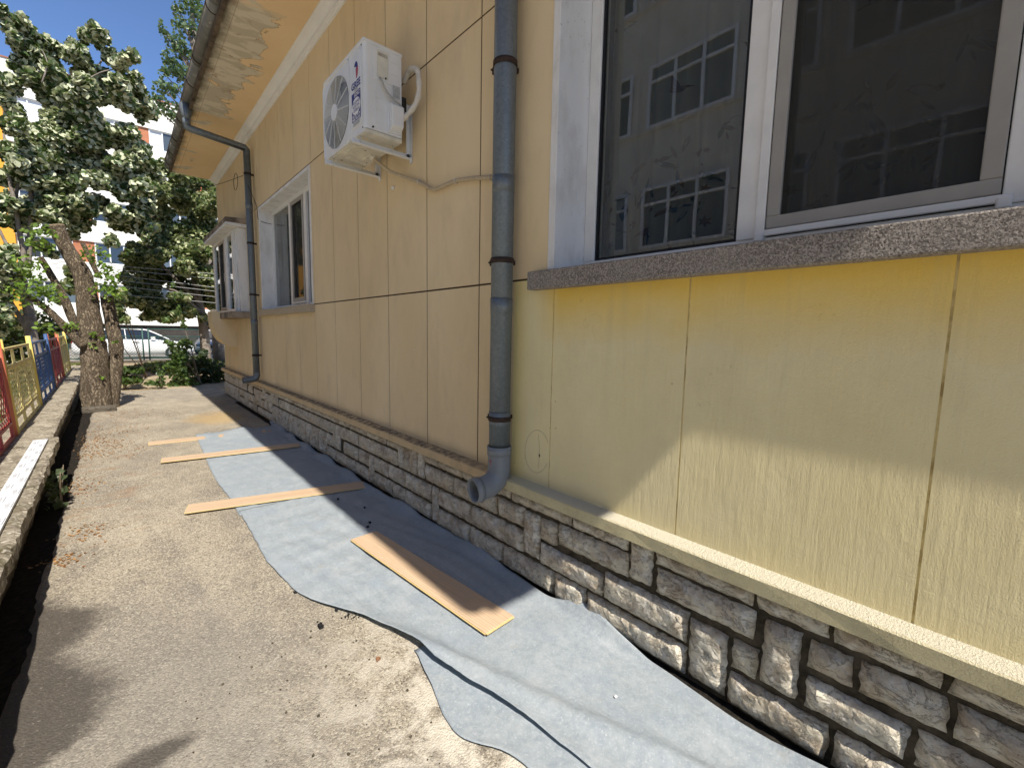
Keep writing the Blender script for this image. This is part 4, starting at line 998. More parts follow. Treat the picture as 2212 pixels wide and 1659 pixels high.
board('board', -.6417, 2.9124, -1.4866, 1.3655, .193, .022, 'wide oak board lying lengthwise on the near underlay half in shade')
board('board', -1.4551, 4.1727, -.2319+.0, 1.3655, .193, .016, 'oak board lying crosswise over the seam, nearest of the three crosswise boards')
board('board', -1.4993, 5.9482, -.1226, 1.3655, .193, .017, 'oak board lying crosswise over the far underlay, middle of the crosswise boards')
board('board', -1.56, 7.02, -.06, 1.3655, .193, .001, 'oak board tucked under the far end of the underlay')
# crumbs, a dry leaf and a scrap of paper
def crumbs(name, pts, s, mat, label):
    m = mb(mat)
    for (a, b, c, k) in pts:
        V = []; 
        for q in range(8):
            V.append((a+(q & 1)*s*k*random.uniform(.6, 1.2), b+((q >> 1) & 1)*s*k*random.uniform(.6, 1.2), c+((q >> 2) & 1)*s*k*random.uniform(.5, .9)))
        m.add(V, [(0, 2, 3, 1), (4, 5, 7, 6), (0, 1, 5, 4), (1, 3, 7, 5), (3, 2, 6, 7), (2, 0, 4, 6)])
    return tag(m.build(name), label, 'debris', kind='stuff')
pts = []
for u, v, z_ in ((729, 1080, .014), (787, 1098, .014), (798, 1131, .014), (793, 1140, .014)):
    p = at(u, v, 2, z_); pts.append((p.x, p.y, z_, 1))
for k in range(70):
    y_ = random.uniform(1.0, 2.3); pts.append((random.uniform(-.075, -.035), y_, .0, random.uniform(.2, .7)))
for k in range(26):
    p = at(random.gauss(755, 10), random.gauss(1333, 4), 2, 0); pts.append((p.x, p.y, 0, random.uniform(.15, .45)))
for u, v, kk in ((690, 1360, 1.5), (692, 1350, .8), (685, 1345, .5), (725, 1322, .8), (636, 1283, .8), (634, 1280, .5), (865, 1240, .3), (905, 1232, .3)):
    p = at(u, v, 2, 0); pts.append((p.x, p.y, 0, kk))
crumbs('black_crumbs', pts, .016, 'black_crumb', 'black crumbs scattered along the plinth and underlay edge')
pts = []
for k in range(110):
    pts.append((random.uniform(-1.7, -.7), random.uniform(.85, 2.2), 0, random.choice((.25, .35, .5, .7))))
pts = [p for p in pts if p[0] < np.interp(p[1], [q[0] for q in Ls], [q[1] for q in Ls])-.03]
crumbs('grit', pts, .012, 'mortar', 'brown grit and chips on the concrete at the front')
p = at(817, 1424, 2, .004); m = mb('brown_leaf'); m.add([(p.x-.012, p.y-.012, .003), (p.x+.010, p.y-.006, .008), (p.x+.014, p.y+.010, .006), (p.x-.004, p.y+.014, .012)], [(0, 1, 2, 3)]); tag(m.build('dry_leaf'), 'single brown dry leaf on the concrete beside the underlay', 'leaf')
p = at(1330, 1504, 2, .018); m = mb('paper_scrap'); m.add([(p.x-.006, p.y-.004, .0175), (p.x+.006, p.y-.005, .018), (p.x+.007, p.y+.006, .019), (p.x-.004, p.y+.004, .0185)], [(0, 1, 2, 3)]); tag(m.build('paper_scrap'), 'tiny white paper scrap on the near underlay', 'scrap')
p = at(583, 932, 2, .03); m = mb('underlay'); m.add([(-.09, 7.40, .005), (-.02, 7.34, .02), (.0, 7.62, .05), (-.06, 7.66, .03)], [(0, 1, 2, 3)]); tag(m.build('foam_scrap'), 'torn pale foam scrap against the plinth past the underlay', 'scrap')
lit = []
for u0, v0, n, su, sv in ((300, 893, 260, 60, 6), (215, 950, 420, 45, 14), (290, 925, 120, 40, 6), (180, 985, 80, 22, 5), (170, 1050, 110, 22, 12), (185, 1150, 70, 20, 10), (130, 1210, 60, 20, 6), (240, 970, 160, 50, 10), (280, 850, 120, 30, 6)):
    for k in range(n):
        p = at(random.gauss(u0, su), random.gauss(v0, sv), 2, .004)
        if -2.2 < p.x < -.9 and p.y < 13.2: lit.append(((p.x+random.gauss(0, .05), p.y, .004), (.002, .002, .002), 2))
o = leaf_cloud('leaf_litter', None, 'litter', lit, .014, 'stuff', up=2.5); tag(o, 'orange brown blossom and leaf litter strewn beside the kerb', 'litter')

t = NT('gap_black'); t.pbr(t.mix(t.ramp(t.noise(30, 6, .7), .4, .7), (.012, .010, .008), (.035, .030, .024)), .95, t.bump(t.noise(60, 5, .7), .01, .8), .1); M['gap_black'] = t.m  # near-black that paints the kerb's deep shadow and the plinth gap
# ------------------------------------------------------------------ low kerb wall on the left
def kx(y): return -2.14-.015*y
kw = empty('low_wall', (-2.4, 5, 0), 'low crumbling concrete kerb wall with mossy top along the left', 'low wall')
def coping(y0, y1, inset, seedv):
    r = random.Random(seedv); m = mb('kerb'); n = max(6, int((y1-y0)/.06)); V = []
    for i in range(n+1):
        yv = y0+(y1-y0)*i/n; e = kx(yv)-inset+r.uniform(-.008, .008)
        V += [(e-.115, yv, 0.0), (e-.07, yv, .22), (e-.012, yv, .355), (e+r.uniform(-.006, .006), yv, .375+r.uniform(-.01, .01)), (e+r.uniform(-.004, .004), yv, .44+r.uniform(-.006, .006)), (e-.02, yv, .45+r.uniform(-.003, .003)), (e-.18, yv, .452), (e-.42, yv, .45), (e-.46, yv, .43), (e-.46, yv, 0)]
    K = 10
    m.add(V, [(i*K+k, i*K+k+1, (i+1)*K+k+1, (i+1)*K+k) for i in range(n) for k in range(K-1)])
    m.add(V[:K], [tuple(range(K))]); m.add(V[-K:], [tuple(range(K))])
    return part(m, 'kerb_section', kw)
m = mb('gap_black'); ys_ = np.linspace(-3, 10.28, 220); V = []
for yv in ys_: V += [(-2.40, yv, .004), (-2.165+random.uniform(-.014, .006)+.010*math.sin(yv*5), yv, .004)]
m.add(V, [(2*i, 2*i+1, 2*i+3, 2*i+2) for i in range(len(ys_)-1)]); tag(m.build('dark_gap_strip'), kind='structure')  # kerb's shadow band painted on the ground as a dark strip
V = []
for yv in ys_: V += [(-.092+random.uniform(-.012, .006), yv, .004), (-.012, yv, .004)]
m = mb('gap_black'); m.add(V, [(2*i, 2*i+1, 2*i+3, 2*i+2) for i in range(len(ys_)-1)]); tag(m.build('dark_gap_strip'), kind='structure')  # dark gap along the plinth foot painted as a near-black strip
coping(-3, 5.72, .0, 1); coping(5.74, 11.2, .045, 2); coping(11.22, 16, .06, 3)
m = mb('kerb'); m.box((-2.33, 10.30, -.02), (-1.86, 10.52, .085)); tag(m.build('concrete_block', bevel=.02), 'pale flat concrete block at the foot of the stump tree', 'block')
# printed foam board lying on the kerb
fb = empty('foam_board', (-2.31, 3, .455), 'long white foam board with grey print lying on the kerb', 'board')
fb_y0, fb_y1 = 1.6, 5.53
fx0 = lambda y: -2.257-(y-3.939)*.0138-.0; fw = .088
m = mb('foam_board'); V = []
n = 30
for i in range(n+1):
    yv = fb_y0+(fb_y1-fb_y0)*i/n; V += [(fx0(yv)-fw, yv, .456), (fx0(yv), yv, .456), (fx0(yv), yv, .472), (fx0(yv)-fw, yv, .472)]
m.add(V, [(i*4+k, i*4+(k+1) % 4, (i+1)*4+(k+1) % 4, (i+1)*4+k) for i in range(n) for k in range(4)]); m.add(V[:4], [(0, 1, 2, 3)]); m.add(V[-4:], [(0, 1, 2, 3)])
part(m, 'sheet', fb)
m = mb('print_lightgrey')
yv = fb_y0+.1; k = 0
while yv < fb_y1-.12:
    for side in (0, 1):
        b = yv+(.14 if side else 0); c = fx0(b)-fw+.006+side*.044
        m.add([(c, b, .4725), (c+.034, b, .4725), (c+.034, b+.006, .4725), (c, b+.006, .4725)], [(0, 1, 2, 3)])
        m.add([(c+.030, b+.006, .4725), (c+.034, b+.006, .4725), (c+.034, b+.11, .4725), (c+.030, b+.11, .4725)], [(0, 1, 2, 3)])
        text_mesh('lettering', 'FLASTA', .026, 'print_lightgrey', (c+.022, b+.062, .4726), (0, 1, 0), (-1, 0, 0), fb)
    yv += .28
part(m, 'printed_frame', fb)

# ------------------------------------------------------------------ colourful kerb fence
def fpost(y): return Vector((-2.436-.0145*y, y, .45))
FH = .775
panels = [(1.8, 3.9, 'paint_blue', 'blue'), (3.9, 6.0, 'paint_red', 'red'), (6.0, 8.14, 'paint_yellow', 'near yellow'), (8.14, 10.3, 'paint_blue', 'blue'), (10.3, 12.4, 'paint_red', 'red'), (12.4, 14.5, 'paint_yellow', 'far yellow')]
desc = ['blue mesh fence panel nearest the camera, cut by the left edge of the photo', 'dark red mesh fence panel beside the foam board on the kerb', 'pale yellow mesh fence panel before the blue one', 'blue mesh fence panel between the yellow and red ones', 'dark red mesh fence panel left of the stump tree', 'farthest yellow mesh fence panel half hidden by the stump tree']
for (y0, y1, c, w), lb in zip(panels, desc):
    b0, b1 = fpost(y0), fpost(y1); lean = Vector((-.05, 0, 0))
    root = empty('fence_panel', ((b0+b1)/2), lb, 'fence panel', 'mesh fence panels painted in colours along the kerb')
    main = c if 'yellow' not in w else 'pale_yellow'
    pc = {'paint_red': 'paint_orange', 'paint_yellow': 'paint_yellow', 'paint_blue': 'paint_blue'}[c]
    for (b, dy) in ((b0, .05), (b1, -.05)):
        m = mb(pc); m.tube([b+Vector((0, dy, -.02)), b+Vector((0, dy, 0))+lean+Vector((0, 0, FH+.10))], .024, 10); part(m, 'post', root)
    P = lambda s_, h: b0+(b1-b0)*s_+lean*(h/FH)+Vector((0, 0, h))
    a_, z_ = .06, .94
    for h in (FH, FH-.17, .14, .012): m = mb(main); m.bar(P(a_, h), P(z_, h), .025, .025); part(m, 'rail', root)
    for s_ in (a_+.01, .34, .66, z_-.01): m = mb(main); m.bar(P(s_, .012), P(s_, FH), .028, .022, (1, 0, 0)); part(m, 'upright', root)
    m = mb(main)
    H0, H1 = .14, FH-.17; W_ = (b1-b0).length
    # woven diamond mesh
    st = .10; nn = int((W_*.88+(H1-H0))/st)
    for sgn in (1, -1):
        for k in range(-nn, nn*2):
            s0 = k*st; pa = []
            for h in (H0, H1):
                pa.append((s0+sgn*(h-H0), h))
            (sa, ha), (sb, hb) = pa
            lo, hi = W_*.07, W_*.93
            if sa > sb: sa, ha, sb, hb = sb, hb, sa, ha
            if sb <= lo or sa >= hi: continue
            if sa < lo: ha += (hb-ha)*(lo-sa)/(sb-sa); sa = lo
            if sb > hi: hb = ha+(hb-ha)*(hi-sa)/(sb-sa); sb = hi
            m.tube([P(sa/W_, ha)+Vector((.004*sgn, 0, 0)), P(sb/W_, hb)+Vector((.004*sgn, 0, 0))], .0028, 4, cap=False, smooth=False)
    part(m, 'mesh_wire', root)['kind'] = 'stuff'

# ------------------------------------------------------------------ trees
def V3(u, v, Y): return at(u, v, 1, Y)
def limb(m, px, Y, wpx, n=16, k=5, wob=.05, dy=None):
    """px: photo points of a limb; wpx: its widths there, both turned into metres at depth Y"""
    pts = []; rad = []
    for i, ((u, v), w) in enumerate(zip(px, wpx)):
        YY = Y+(dy[i] if dy else 0)
        p = V3(u, v, YY); q = V3(u+w/2, v, YY); pts.append(p); rad.append((q-p).length*.93)
    m.tube(smooth_path(pts, k), [r*random.uniform(1-wob, 1+wob) for r in lerp_list(rad, k)], n, wob=wob*.6)
    return pts
# 1. the pollarded stump tree beside the yard
st_root = empty('stump_tree', (-2.08, 10.75, 0), 'thick pollarded tree stump with deeply furrowed bark and fresh green shoots', 'tree')
m = mb('bark')
top = limb(m, [(204, 890), (207, 863), (205, 800), (203, 755), (196, 710), (190, 660), (184, 620), (177, 592), (158, 560), (140, 530), (130, 508), (122, 488)], 10.75, [92, 78, 66, 64, 60, 54, 49, 48, 43, 39, 42, 40], 28, 4, .035, [0, 0, 0, 0, 0, 0, 0, 0, 0, 0, 0, 0])
part(m, 'trunk', st_root)
m = mb('bark'); limb(m, [(240, 880), (243, 863), (250, 800), (251, 750), (246, 720), (238, 680), (230, 640)], 10.85, [44, 34, 32, 36, 36, 33, 30], 18, 4, .05); part(m, 'stem', st_root)
m = mb('bark'); limb(m, [(180, 748), (160, 728), (132, 698), (105, 672), (80, 652), (58, 642)], 10.6, [26, 25, 23, 21, 18, 15], 14, 4, .06); part(m, 'branch', st_root)
m = mb('bark'); limb(m, [(172, 715), (157, 690), (141, 650), (126, 622), (112, 598), (98, 574), (86, 556)], 11.0, [22, 22, 24, 20, 19, 18, 18], 14, 4, .06); part(m, 'branch', st_root)
m = mb('bark'); limb(m, [(214, 600), (200, 570), (188, 545), (178, 525)], 11.0, [14, 14, 13, 12], 10, 3, .06); part(m, 'branch', st_root)
p = V3(122, 488, 10.75)
m = mb('cut_wood'); q = V3(141, 488, 10.75); r_ = (q-p).length*.95
dirn = (V3(122, 488, 10.75)-V3(130, 508, 10.75)).normalized()
m.tube([p-dirn*.004, p+dirn*.012], [r_, r_*.96], 20, wob=.03); part(m, 'cut_end', st_root)
cl = []
for (u, v, s_, n) in ((88, 505, .19, 150), (80, 530, .17, 120), (62, 572, .20, 170), (75, 590, .16, 110), (56, 632, .26, 230), (92, 625, .22, 180), (115, 640, .14, 80), (200, 550, .20, 150), (224, 585, .18, 140), (236, 600, .16, 110), (226, 632, .20, 170), (250, 625, .14, 80), (152, 705, .10, 60), (98, 708, .12, 40), (110, 717, .08, 25), (198, 722, .05, 20), (222, 730, .05, 18), (222, 815, .05, 18), (200, 747, .06, 14), (250, 738, .04, 10), (96, 660, .08, 20)):
    p = V3(u, v, 10.55); cl.append((tuple(p), (s_, s_, s_*.8), n))
cl = [(c, (r[0]*1.15, r[1]*1.1, r[2]*1.1), int(n*.42)+2) for c, r, n in cl]
leaf_cloud('foliage', st_root, 'sprout_leaf', cl, .062, 'stuff', .3)

# 2. the silver linden behind it
li = empty('linden_tree', (-3.35, 15.5, 0), 'tall linden with silvery leaf undersides and pale shoots behind the fence', 'tree')
YL = 15.5
m = mb('smooth_bark'); limb(m, [(92, 800), (80, 765), (70, 735), (66, 705), (64, 680)], YL, [38, 34, 31, 30, 32], 16, 4); part(m, 'trunk', li)
m = mb('smooth_bark'); limb(m, [(68, 700), (60, 660), (52, 630), (42, 605)], YL, [28, 28, 32, 36], 14, 4, .08); part(m, 'branch', li)
m = mb('smooth_bark'); limb(m, [(60, 715), (40, 680), (22, 650), (8, 620), (-10, 590)], YL, [16, 13, 12, 10, 9], 10, 3); part(m, 'branch', li)
for path, w in (([(58, 600), (62, 560), (65, 500), (67, 440), (67, 372), (64, 330), (60, 300)], [15, 14, 13, 13, 13, 12, 9]),
                ([(48, 590), (50, 545), (40, 490), (32, 440), (22, 395), (16, 340), (8, 290)], [16, 14, 13, 12, 10, 8, 6]),
                ([(36, 590), (22, 545), (10, 520), (-10, 480)], [14, 11, 9, 7]),
                ([(32, 440), (40, 400), (52, 380)], [10, 8, 6]),
                ([(66, 395), (80, 375), (99, 360), (125, 335)], [9, 7, 6, 4]),
                ([(70, 300), (99, 272), (118, 252), (135, 225), (157, 201), (191, 173), (220, 131), (228, 110)], [7, 9, 9, 8, 7, 6, 4, 3]),
                ([(90, 180), (102, 140), (92, 110)], [4, 4, 2]), ([(120, 330), (128, 290), (110, 250), (125, 210)], [5, 4, 4, 3]), ([(160, 190), (215, 158), (250, 150)], [4, 3, 2]), ([(220, 195), (262, 220), (275, 235)], [3, 3, 2])):
    m = mb('smooth_bark'); limb(m, path, YL+random.uniform(-.5, .5), w, 10, 4, .04); part(m, 'branch', li)
cl = []
for (u, v, ru, rv, n) in ((20, 60, 22, 22, 130), (60, 75, 30, 25, 190), (100, 105, 28, 28, 200), (45, 120, 38, 30, 240), (85, 150, 40, 35, 300), (130, 165, 30, 28, 190), (165, 115, 28, 22, 130), (205, 95, 20, 20, 130), (245, 125, 26, 18, 140), (285, 145, 22, 18, 110), (255, 165, 30, 22, 130), (195, 160, 40, 34, 260), (150, 215, 45, 40, 380), (215, 215, 45, 36, 360), (275, 195, 30, 24, 150), (60, 205, 40, 32, 280), (100, 260, 50, 40, 420), (185, 275, 55, 38, 460), (250, 260, 45, 34, 320), (295, 240, 24, 22, 110), (20, 240, 30, 36, 190), (30, 310, 36, 36, 230), (110, 330, 55, 40, 440), (200, 335, 60, 36, 480), (270, 320, 45, 28, 280), (320, 355, 40, 20, 180), (300, 370, 45, 22, 220), (160, 385, 60, 34, 420), (230, 390, 60, 34, 420), (90, 400, 40, 34, 240), (30, 390, 30, 30, 130), (270, 420, 50, 30, 300), (200, 440, 50, 30, 300), (130, 440, 50, 26, 220), (300, 455, 40, 26, 220), (250, 480, 36, 26, 150), (175, 480, 28, 16, 60), (110, 470, 25, 16, 60), (310, 500, 24, 24, 80), (20, 470, 34, 26, 120), (15, 545, 26, 30, 110), (10, 620, 22, 26, 110), (40, 480, 25, 25, 70), (5, 690, 22, 22, 80), (300, 405, 45, 24, 200), (150, 505, 22, 14, 30), (235, 520, 18, 14, 40), (20, 420, 30, 30, 150), (50, 350, 30, 30, 180), (15, 580, 26, 30, 130), (20, 660, 26, 26, 150), (110, 545, 24, 16, 70), (140, 470, 34, 22, 150), (60, 455, 30, 24, 110), (265, 460, 30, 22, 160), (150, 590, 26, 16, 60)):
    Yq = YL+random.uniform(-1.0, .8); p = V3(u, v, Yq); q = V3(u+ru, v, Yq); w = V3(u, v+rv, Yq)
    cl.append((tuple(p), ((q-p).length, .5, (w-p).length), int(n*1.25)))
cl = [(tuple(np.array(c)+rng.normal(size=3)*np.array(r)*.55), tuple(np.array(r)*.62), max(8, int(n*.78))) for c, r, n in cl for _ in range(4)]
leaf_cloud('foliage', li, 'linden_leaf', cl, .115, 'stuff', .3, .42)

# 3. the dark broad tree behind the bay window
dk = empty('broadleaf_tree', (.2, 19, 0), 'dense dark green tree filling the gap left of the bay window', 'tree')
m = mb('smooth_bark'); m.tube(smooth_path([(.55, 19, -.05), (.5, 19, 1.6), (.35, 19.1, 3.2), (.3, 19, 5.2)], 4), lerp_list([.17, .14, .11, .05], 4), 12); part(m, 'trunk', dk)
for a in (((.4, 19, 2.4), (-.5, 18.6, 3.4), (-1.0, 18.3, 4.2)), ((.38, 19, 3), (1.2, 18.8, 4.2), (1.7, 18.6, 5)), ((.45, 19, 2), (-.2, 18.3, 2.6), (-.7, 17.9, 2.7))):
    m = mb('smooth_bark'); m.tube(smooth_path(a, 4), lerp_list([.07, .05, .02], 4), 8); part(m, 'branch', dk)
cl = []
for (u, v, ru, rv, n) in ((420, 395, 50, 26, 420), (365, 400, 36, 26, 300), (450, 430, 40, 34, 420), (390, 440, 45, 32, 480), (340, 430, 30, 24, 200), (345, 480, 40, 26, 360), (420, 490, 50, 34, 560), (455, 520, 30, 40, 360), (365, 530, 40, 24, 380), (395, 560, 50, 30, 480), (320, 560, 36, 22, 260), (350, 595, 46, 24, 380), (440, 590, 34, 34, 380), (395, 630, 50, 28, 420), (330, 620, 30, 22, 220), (310, 585, 28, 14, 120), (445, 650, 30, 30, 280), (350, 655, 40, 18, 260), (400, 675, 40, 16, 240), (295, 610, 22, 14, 80), (452, 690, 22, 14, 110), (300, 640, 26, 20, 200), (275, 600, 26, 18, 160), (268, 650, 24, 20, 200), (320, 680, 34, 12, 160), (285, 540, 24, 16, 110), (340, 560, 30, 22, 240), (300, 575, 34, 20, 240), (330, 520, 30, 20, 220), (360, 690, 34, 10, 160)):
    Yq = 19+random.uniform(-1.2, .8); p = V3(u, v, Yq); q = V3(u+ru, v, Yq); w = V3(u, v+rv, Yq)
    cl.append((tuple(p), ((q-p).length, .7, (w-p).length), int(n*1.5)))
cl = [(tuple(np.array(c)+rng.normal(size=3)*np.array(r)*.55), tuple(np.array(r)*.66), max(8, int(n*.85))) for c, r, n in cl for _ in range(4)]
leaf_cloud('foliage', dk, 'dark_leaf', cl, .11, 'stuff', .5, .24)

# 4. the airy tall tree showing beside the gutter
ai = empty('poplar_tree', (1.2, 23, 0), 'tall airy tree with small leaves showing beside the gutter', 'tree')
m = mb('smooth_bark'); m.tube(smooth_path([(1.5, 23, -.05), (1.4, 23, 5), (1.3, 23, 10), (1.2, 23, 15)], 4), lerp_list([.22, .18, .12, .04], 4), 10); part(m, 'trunk', ai)
cl = []
for (u, v, ru, rv, n) in ((415, 10, 26, 30, 230), (385, 20, 14, 14, 60), (400, 60, 28, 22, 170), (380, 95, 24, 18, 110), (355, 75, 10, 12, 30), (345, 58, 6, 8, 14), (395, 110, 26, 20, 150), (365, 125, 16, 16, 70), (380, 150, 30, 18, 130), (355, 160, 14, 10, 40), (400, 165, 24, 20, 120), (350, 190, 20, 14, 70), (375, 195, 24, 14, 90), (335, 210, 16, 8, 34), (360, 225, 24, 12, 70), (345, 240, 14, 10, 34), (370, 250, 18, 12, 50), (430, 60, 20, 60, 200)):
    p = V3(u, v, 23); q = V3(u+ru, v, 23); w = V3(u, v+rv, 23); cl.append((tuple(p), ((q-p).length, .5, (w-p).length), n))
    m = mb('twig'); a = Vector((1.3, 23, max(2., p.z-1.6))); m.tube(smooth_path([a, (a+p)/2+Vector((0, 0, .2)), p], 4), lerp_list([.045, .03, .012], 4), 6); part(m, 'branch', ai)
leaf_cloud('foliage', ai, 'airy_leaf', cl, .125, 'stuff', .3, .1, .6)

# 5. other greenery
def bush(name, base, label, cl, mat, size, stems=6, cat='bush', group=None, up=.4):
    root = empty(name, base, label, cat, group)
    m = mb('twig'); r = random.Random(len(label))
    for c in cl[:stems]:
        m.tube(smooth_path([Vector(base)+Vector((r.uniform(-.05, .05), r.uniform(-.05, .05), -.04)), (Vector(base)+Vector(c[0]))/2+Vector((0, 0, .1)), Vector(c[0])], 4), lerp_list([.014, .010, .004], 4), 5)
    part(m, 'stem', root); leaf_cloud('foliage', root, mat, cl, size, 'stuff', up)
    return root
def pxcl(lst, Y, dpt=.3):
    out = []
    for (u, v, ru, rv, n) in lst:
        p = V3(u, v, Y); q = V3(u+ru, v, Y); w = V3(u, v+rv, Y); out.append((tuple(p), ((q-p).length, dpt, (w-p).length), n))
    return out
bush('bush', (-.15, 14.6, -.05), 'leafy green bush with a tall thin sprig left of the house corner', pxcl([(390, 770, 22, 18, 260), (380, 795, 26, 18, 300), (395, 815, 30, 18, 320), (400, 745, 18, 14, 140), (378, 750, 14, 12, 80), (365, 740, 14, 6, 40), (395, 700, 9, 10, 40), (385, 670, 6, 10, 24), (377, 640, 5, 10, 16), (373, 615, 4, 8, 10), (410, 830, 22, 8, 130), (375, 832, 16, 6, 80), (360, 690, 14, 6, 26)], 14.6, .35), 'bush_leaf', .075, 8, group='bushes at the end of the yard')
bush('bush', (1.0, 15.2, -.05), 'dark bush in the shade behind the house corner', pxcl([(430, 790, 30, 24, 460), (465, 800, 30, 24, 460), (450, 825, 36, 14, 360), (480, 830, 26, 12, 220), (425, 825, 20, 12, 180), (440, 770, 12, 16, 100)], 15.2, .5), 'shade_leaf', .09, 6, group='bushes at the end of the yard')
bush('bush', (-1.75, 14.2, -.05), 'low ragged green weeds right of the stump tree', pxcl([(282, 800, 22, 10, 200), (268, 822, 16, 10, 160), (290, 820, 20, 9, 170), (305, 800, 10, 8, 60), (325, 828, 16, 5, 60), (262, 800, 10, 12, 80)], 14.2, .25), 'bush_leaf', .07, 5, group='bushes at the end of the yard')
bush('bush', (-1.0, 14.0, -.05), 'thin grassy weeds in the middle of the dirt strip', pxcl([(348, 815, 10, 18, 60), (345, 830, 16, 6, 70), (340, 795, 4, 16, 20)], 14.0, .2), 'bush_leaf', .06, 3, group='bushes at the end of the yard')
bush('hedge', (-6.5, 19, -.05), 'dark hedge in the shade behind the painted fence', [((-6.5+random.uniform(-3, 3.4), 19+random.uniform(-.5, .5), random.uniform(.3, 1.5)), (.7, .5, .5), 260) for k in range(22)], 'shade_leaf', .13, 4, 'hedge')
bush('bush', (-1.2, 17.5, -.05), 'hanging green branches of a shrub behind the stump tree stems', pxcl([(262, 640, 12, 14, 60), (258, 670, 12, 14, 80), (268, 690, 16, 10, 80), (150, 620, 22, 18, 120), (160, 590, 20, 20, 100), (178, 610, 16, 18, 80), (130, 650, 14, 8, 50)], 13.5, .4), 'dark_leaf', .11, 4, group='bushes at the end of the yard')
# the weed against the kerb
wd = empty('weed', (kx(4.9)+.02, 4.95, 0), 'leafy weed growing in the gap at the foot of the kerb', 'weed')
m = mb('twig')
for k in range(5): m.tube(smooth_path([(wd.location.x, wd.location.y+.03*k, 0), (wd.location.x+.01, wd.location.y-.05+.05*k, .15), (wd.location.x+.02, wd.location.y-.12+.09*k, .3)], 3), .003, 5)
part(m, 'stem', wd)
for k in range(58):
    z_ = random.uniform(.03, .30); yy = 4.95+random.uniform(-.15, .15)*(1.1-z_); xx = kx(4.9)+random.uniform(-.06, .05)+.01
    s_ = random.uniform(.022, .042); nrm = Vector((random.uniform(-.3, 1), random.uniform(-.8, .5), random.uniform(.2, 1))).normalized(); tt = nrm.orthogonal().normalized(); bb = nrm.cross(tt)
    c_ = Vector((xx, yy, z_)); m = mb('shade_leaf')
    m.add([c_-tt*s_*.9, c_-tt*s_*.2+bb*s_*.75+nrm*.006, c_+tt*s_*.5+bb*s_*.45+nrm*.004, c_+tt*s_, c_+tt*s_*.5-bb*s_*.45+nrm*.004, c_-tt*s_*.2-bb*s_*.75+nrm*.006], [(0, 1, 2, 3), (0, 3, 4, 5)]); part(m, 'leaf', wd)
# grass strip and ground cover
cl = [((random.uniform(-5, 3), 20+random.uniform(-1.5, 4.2), .02), (.4, .3, .05), 120) for k in range(60)]
tag(leaf_cloud('grass', None, 'grass_blade', cl, .10, 'stuff', 0., 0, -1.5), 'dry and green grass along the foot of the chain link fence', 'grass')
cl = [((random.uniform(-8, -2.9), random.uniform(4, 17), .03), (.6, .6, .10), 130) for k in range(70)]
tag(leaf_cloud('ground_cover', None, 'bush_leaf', cl, .07, 'stuff', .3), 'low leafy ground cover behind the painted fence', 'ground cover')

# ------------------------------------------------------------------ chain link fence at the street
cf = empty('chain_link_fence', (0, 25, 0), 'green chain link fence along the street behind the yard', 'fence')
YF = 25.0
segs = [(-9.2, -6.3), (-6.2, -3.4), (-3.3, -.98), (-.78, 1.35), (1.55, 3.6), (3.7, 6)]
for x0, x1 in segs:
    for xx in (x0, x1): m = mb('fence_green'); m.tube([(xx, YF, -.06), (xx, YF, 1.42)], .028, 8); part(m, 'post', cf)
    for zz in (1.40, 1.08, .14): m = mb('fence_green'); m.tube([(x0, YF, zz), (x1, YF, zz)], .018, 6); part(m, 'rail', cf)
    m = mb('fence_green'); st = .11; H0, H1 = .14, 1.08
    for sgn in (1, -1):
        k = x0-1.2
        while k < x1+1.2:
            xa, za, xb, zb_ = k, H0, k+sgn*(H1-H0), H1
            if xa > xb: xa, za, xb, zb_ = xb, zb_, xa, za
            if xb > x0 and xa < x1:
                if xa < x0: za += (zb_-za)*(x0-xa)/(xb-xa); xa = x0
                if xb > x1: zb_ = za+(zb_-za)*(x1-xa)/(xb-xa); xb = x1
                m.tube([(xa, YF+.004*sgn, za), (xb, YF+.004*sgn, zb_)], .0055, 4, cap=False, smooth=False)
            k += st
    part(m, 'mesh_wire', cf)['kind'] = 'stuff'
m = mb('kerb'); m.box((-12, 24.9, -.06), (8, 25.15, .05)); part(m, 'kerb_base', cf)
# tall thin gate frame right of it
gt = empty('gate_frame', (1.9, 24.3, 0), 'thin tall metal gate frame right of the chain link fence', 'gate')
for xx in (1.25, 1.52, 2.1): m = mb('fence_green'); m.tube([(xx, 24.3, -.06), (xx, 24.3, 1.7)], .022, 8); part(m, 'post', gt)
m = mb('fence_green'); m.tube([(1.25, 24.3, 1.68), (1.52, 24.3, 1.68)], .02, 8); m.tube([(1.25, 24.3, .18), (3.2, 24.3, .18)], .02, 8); part(m, 'rail', gt)

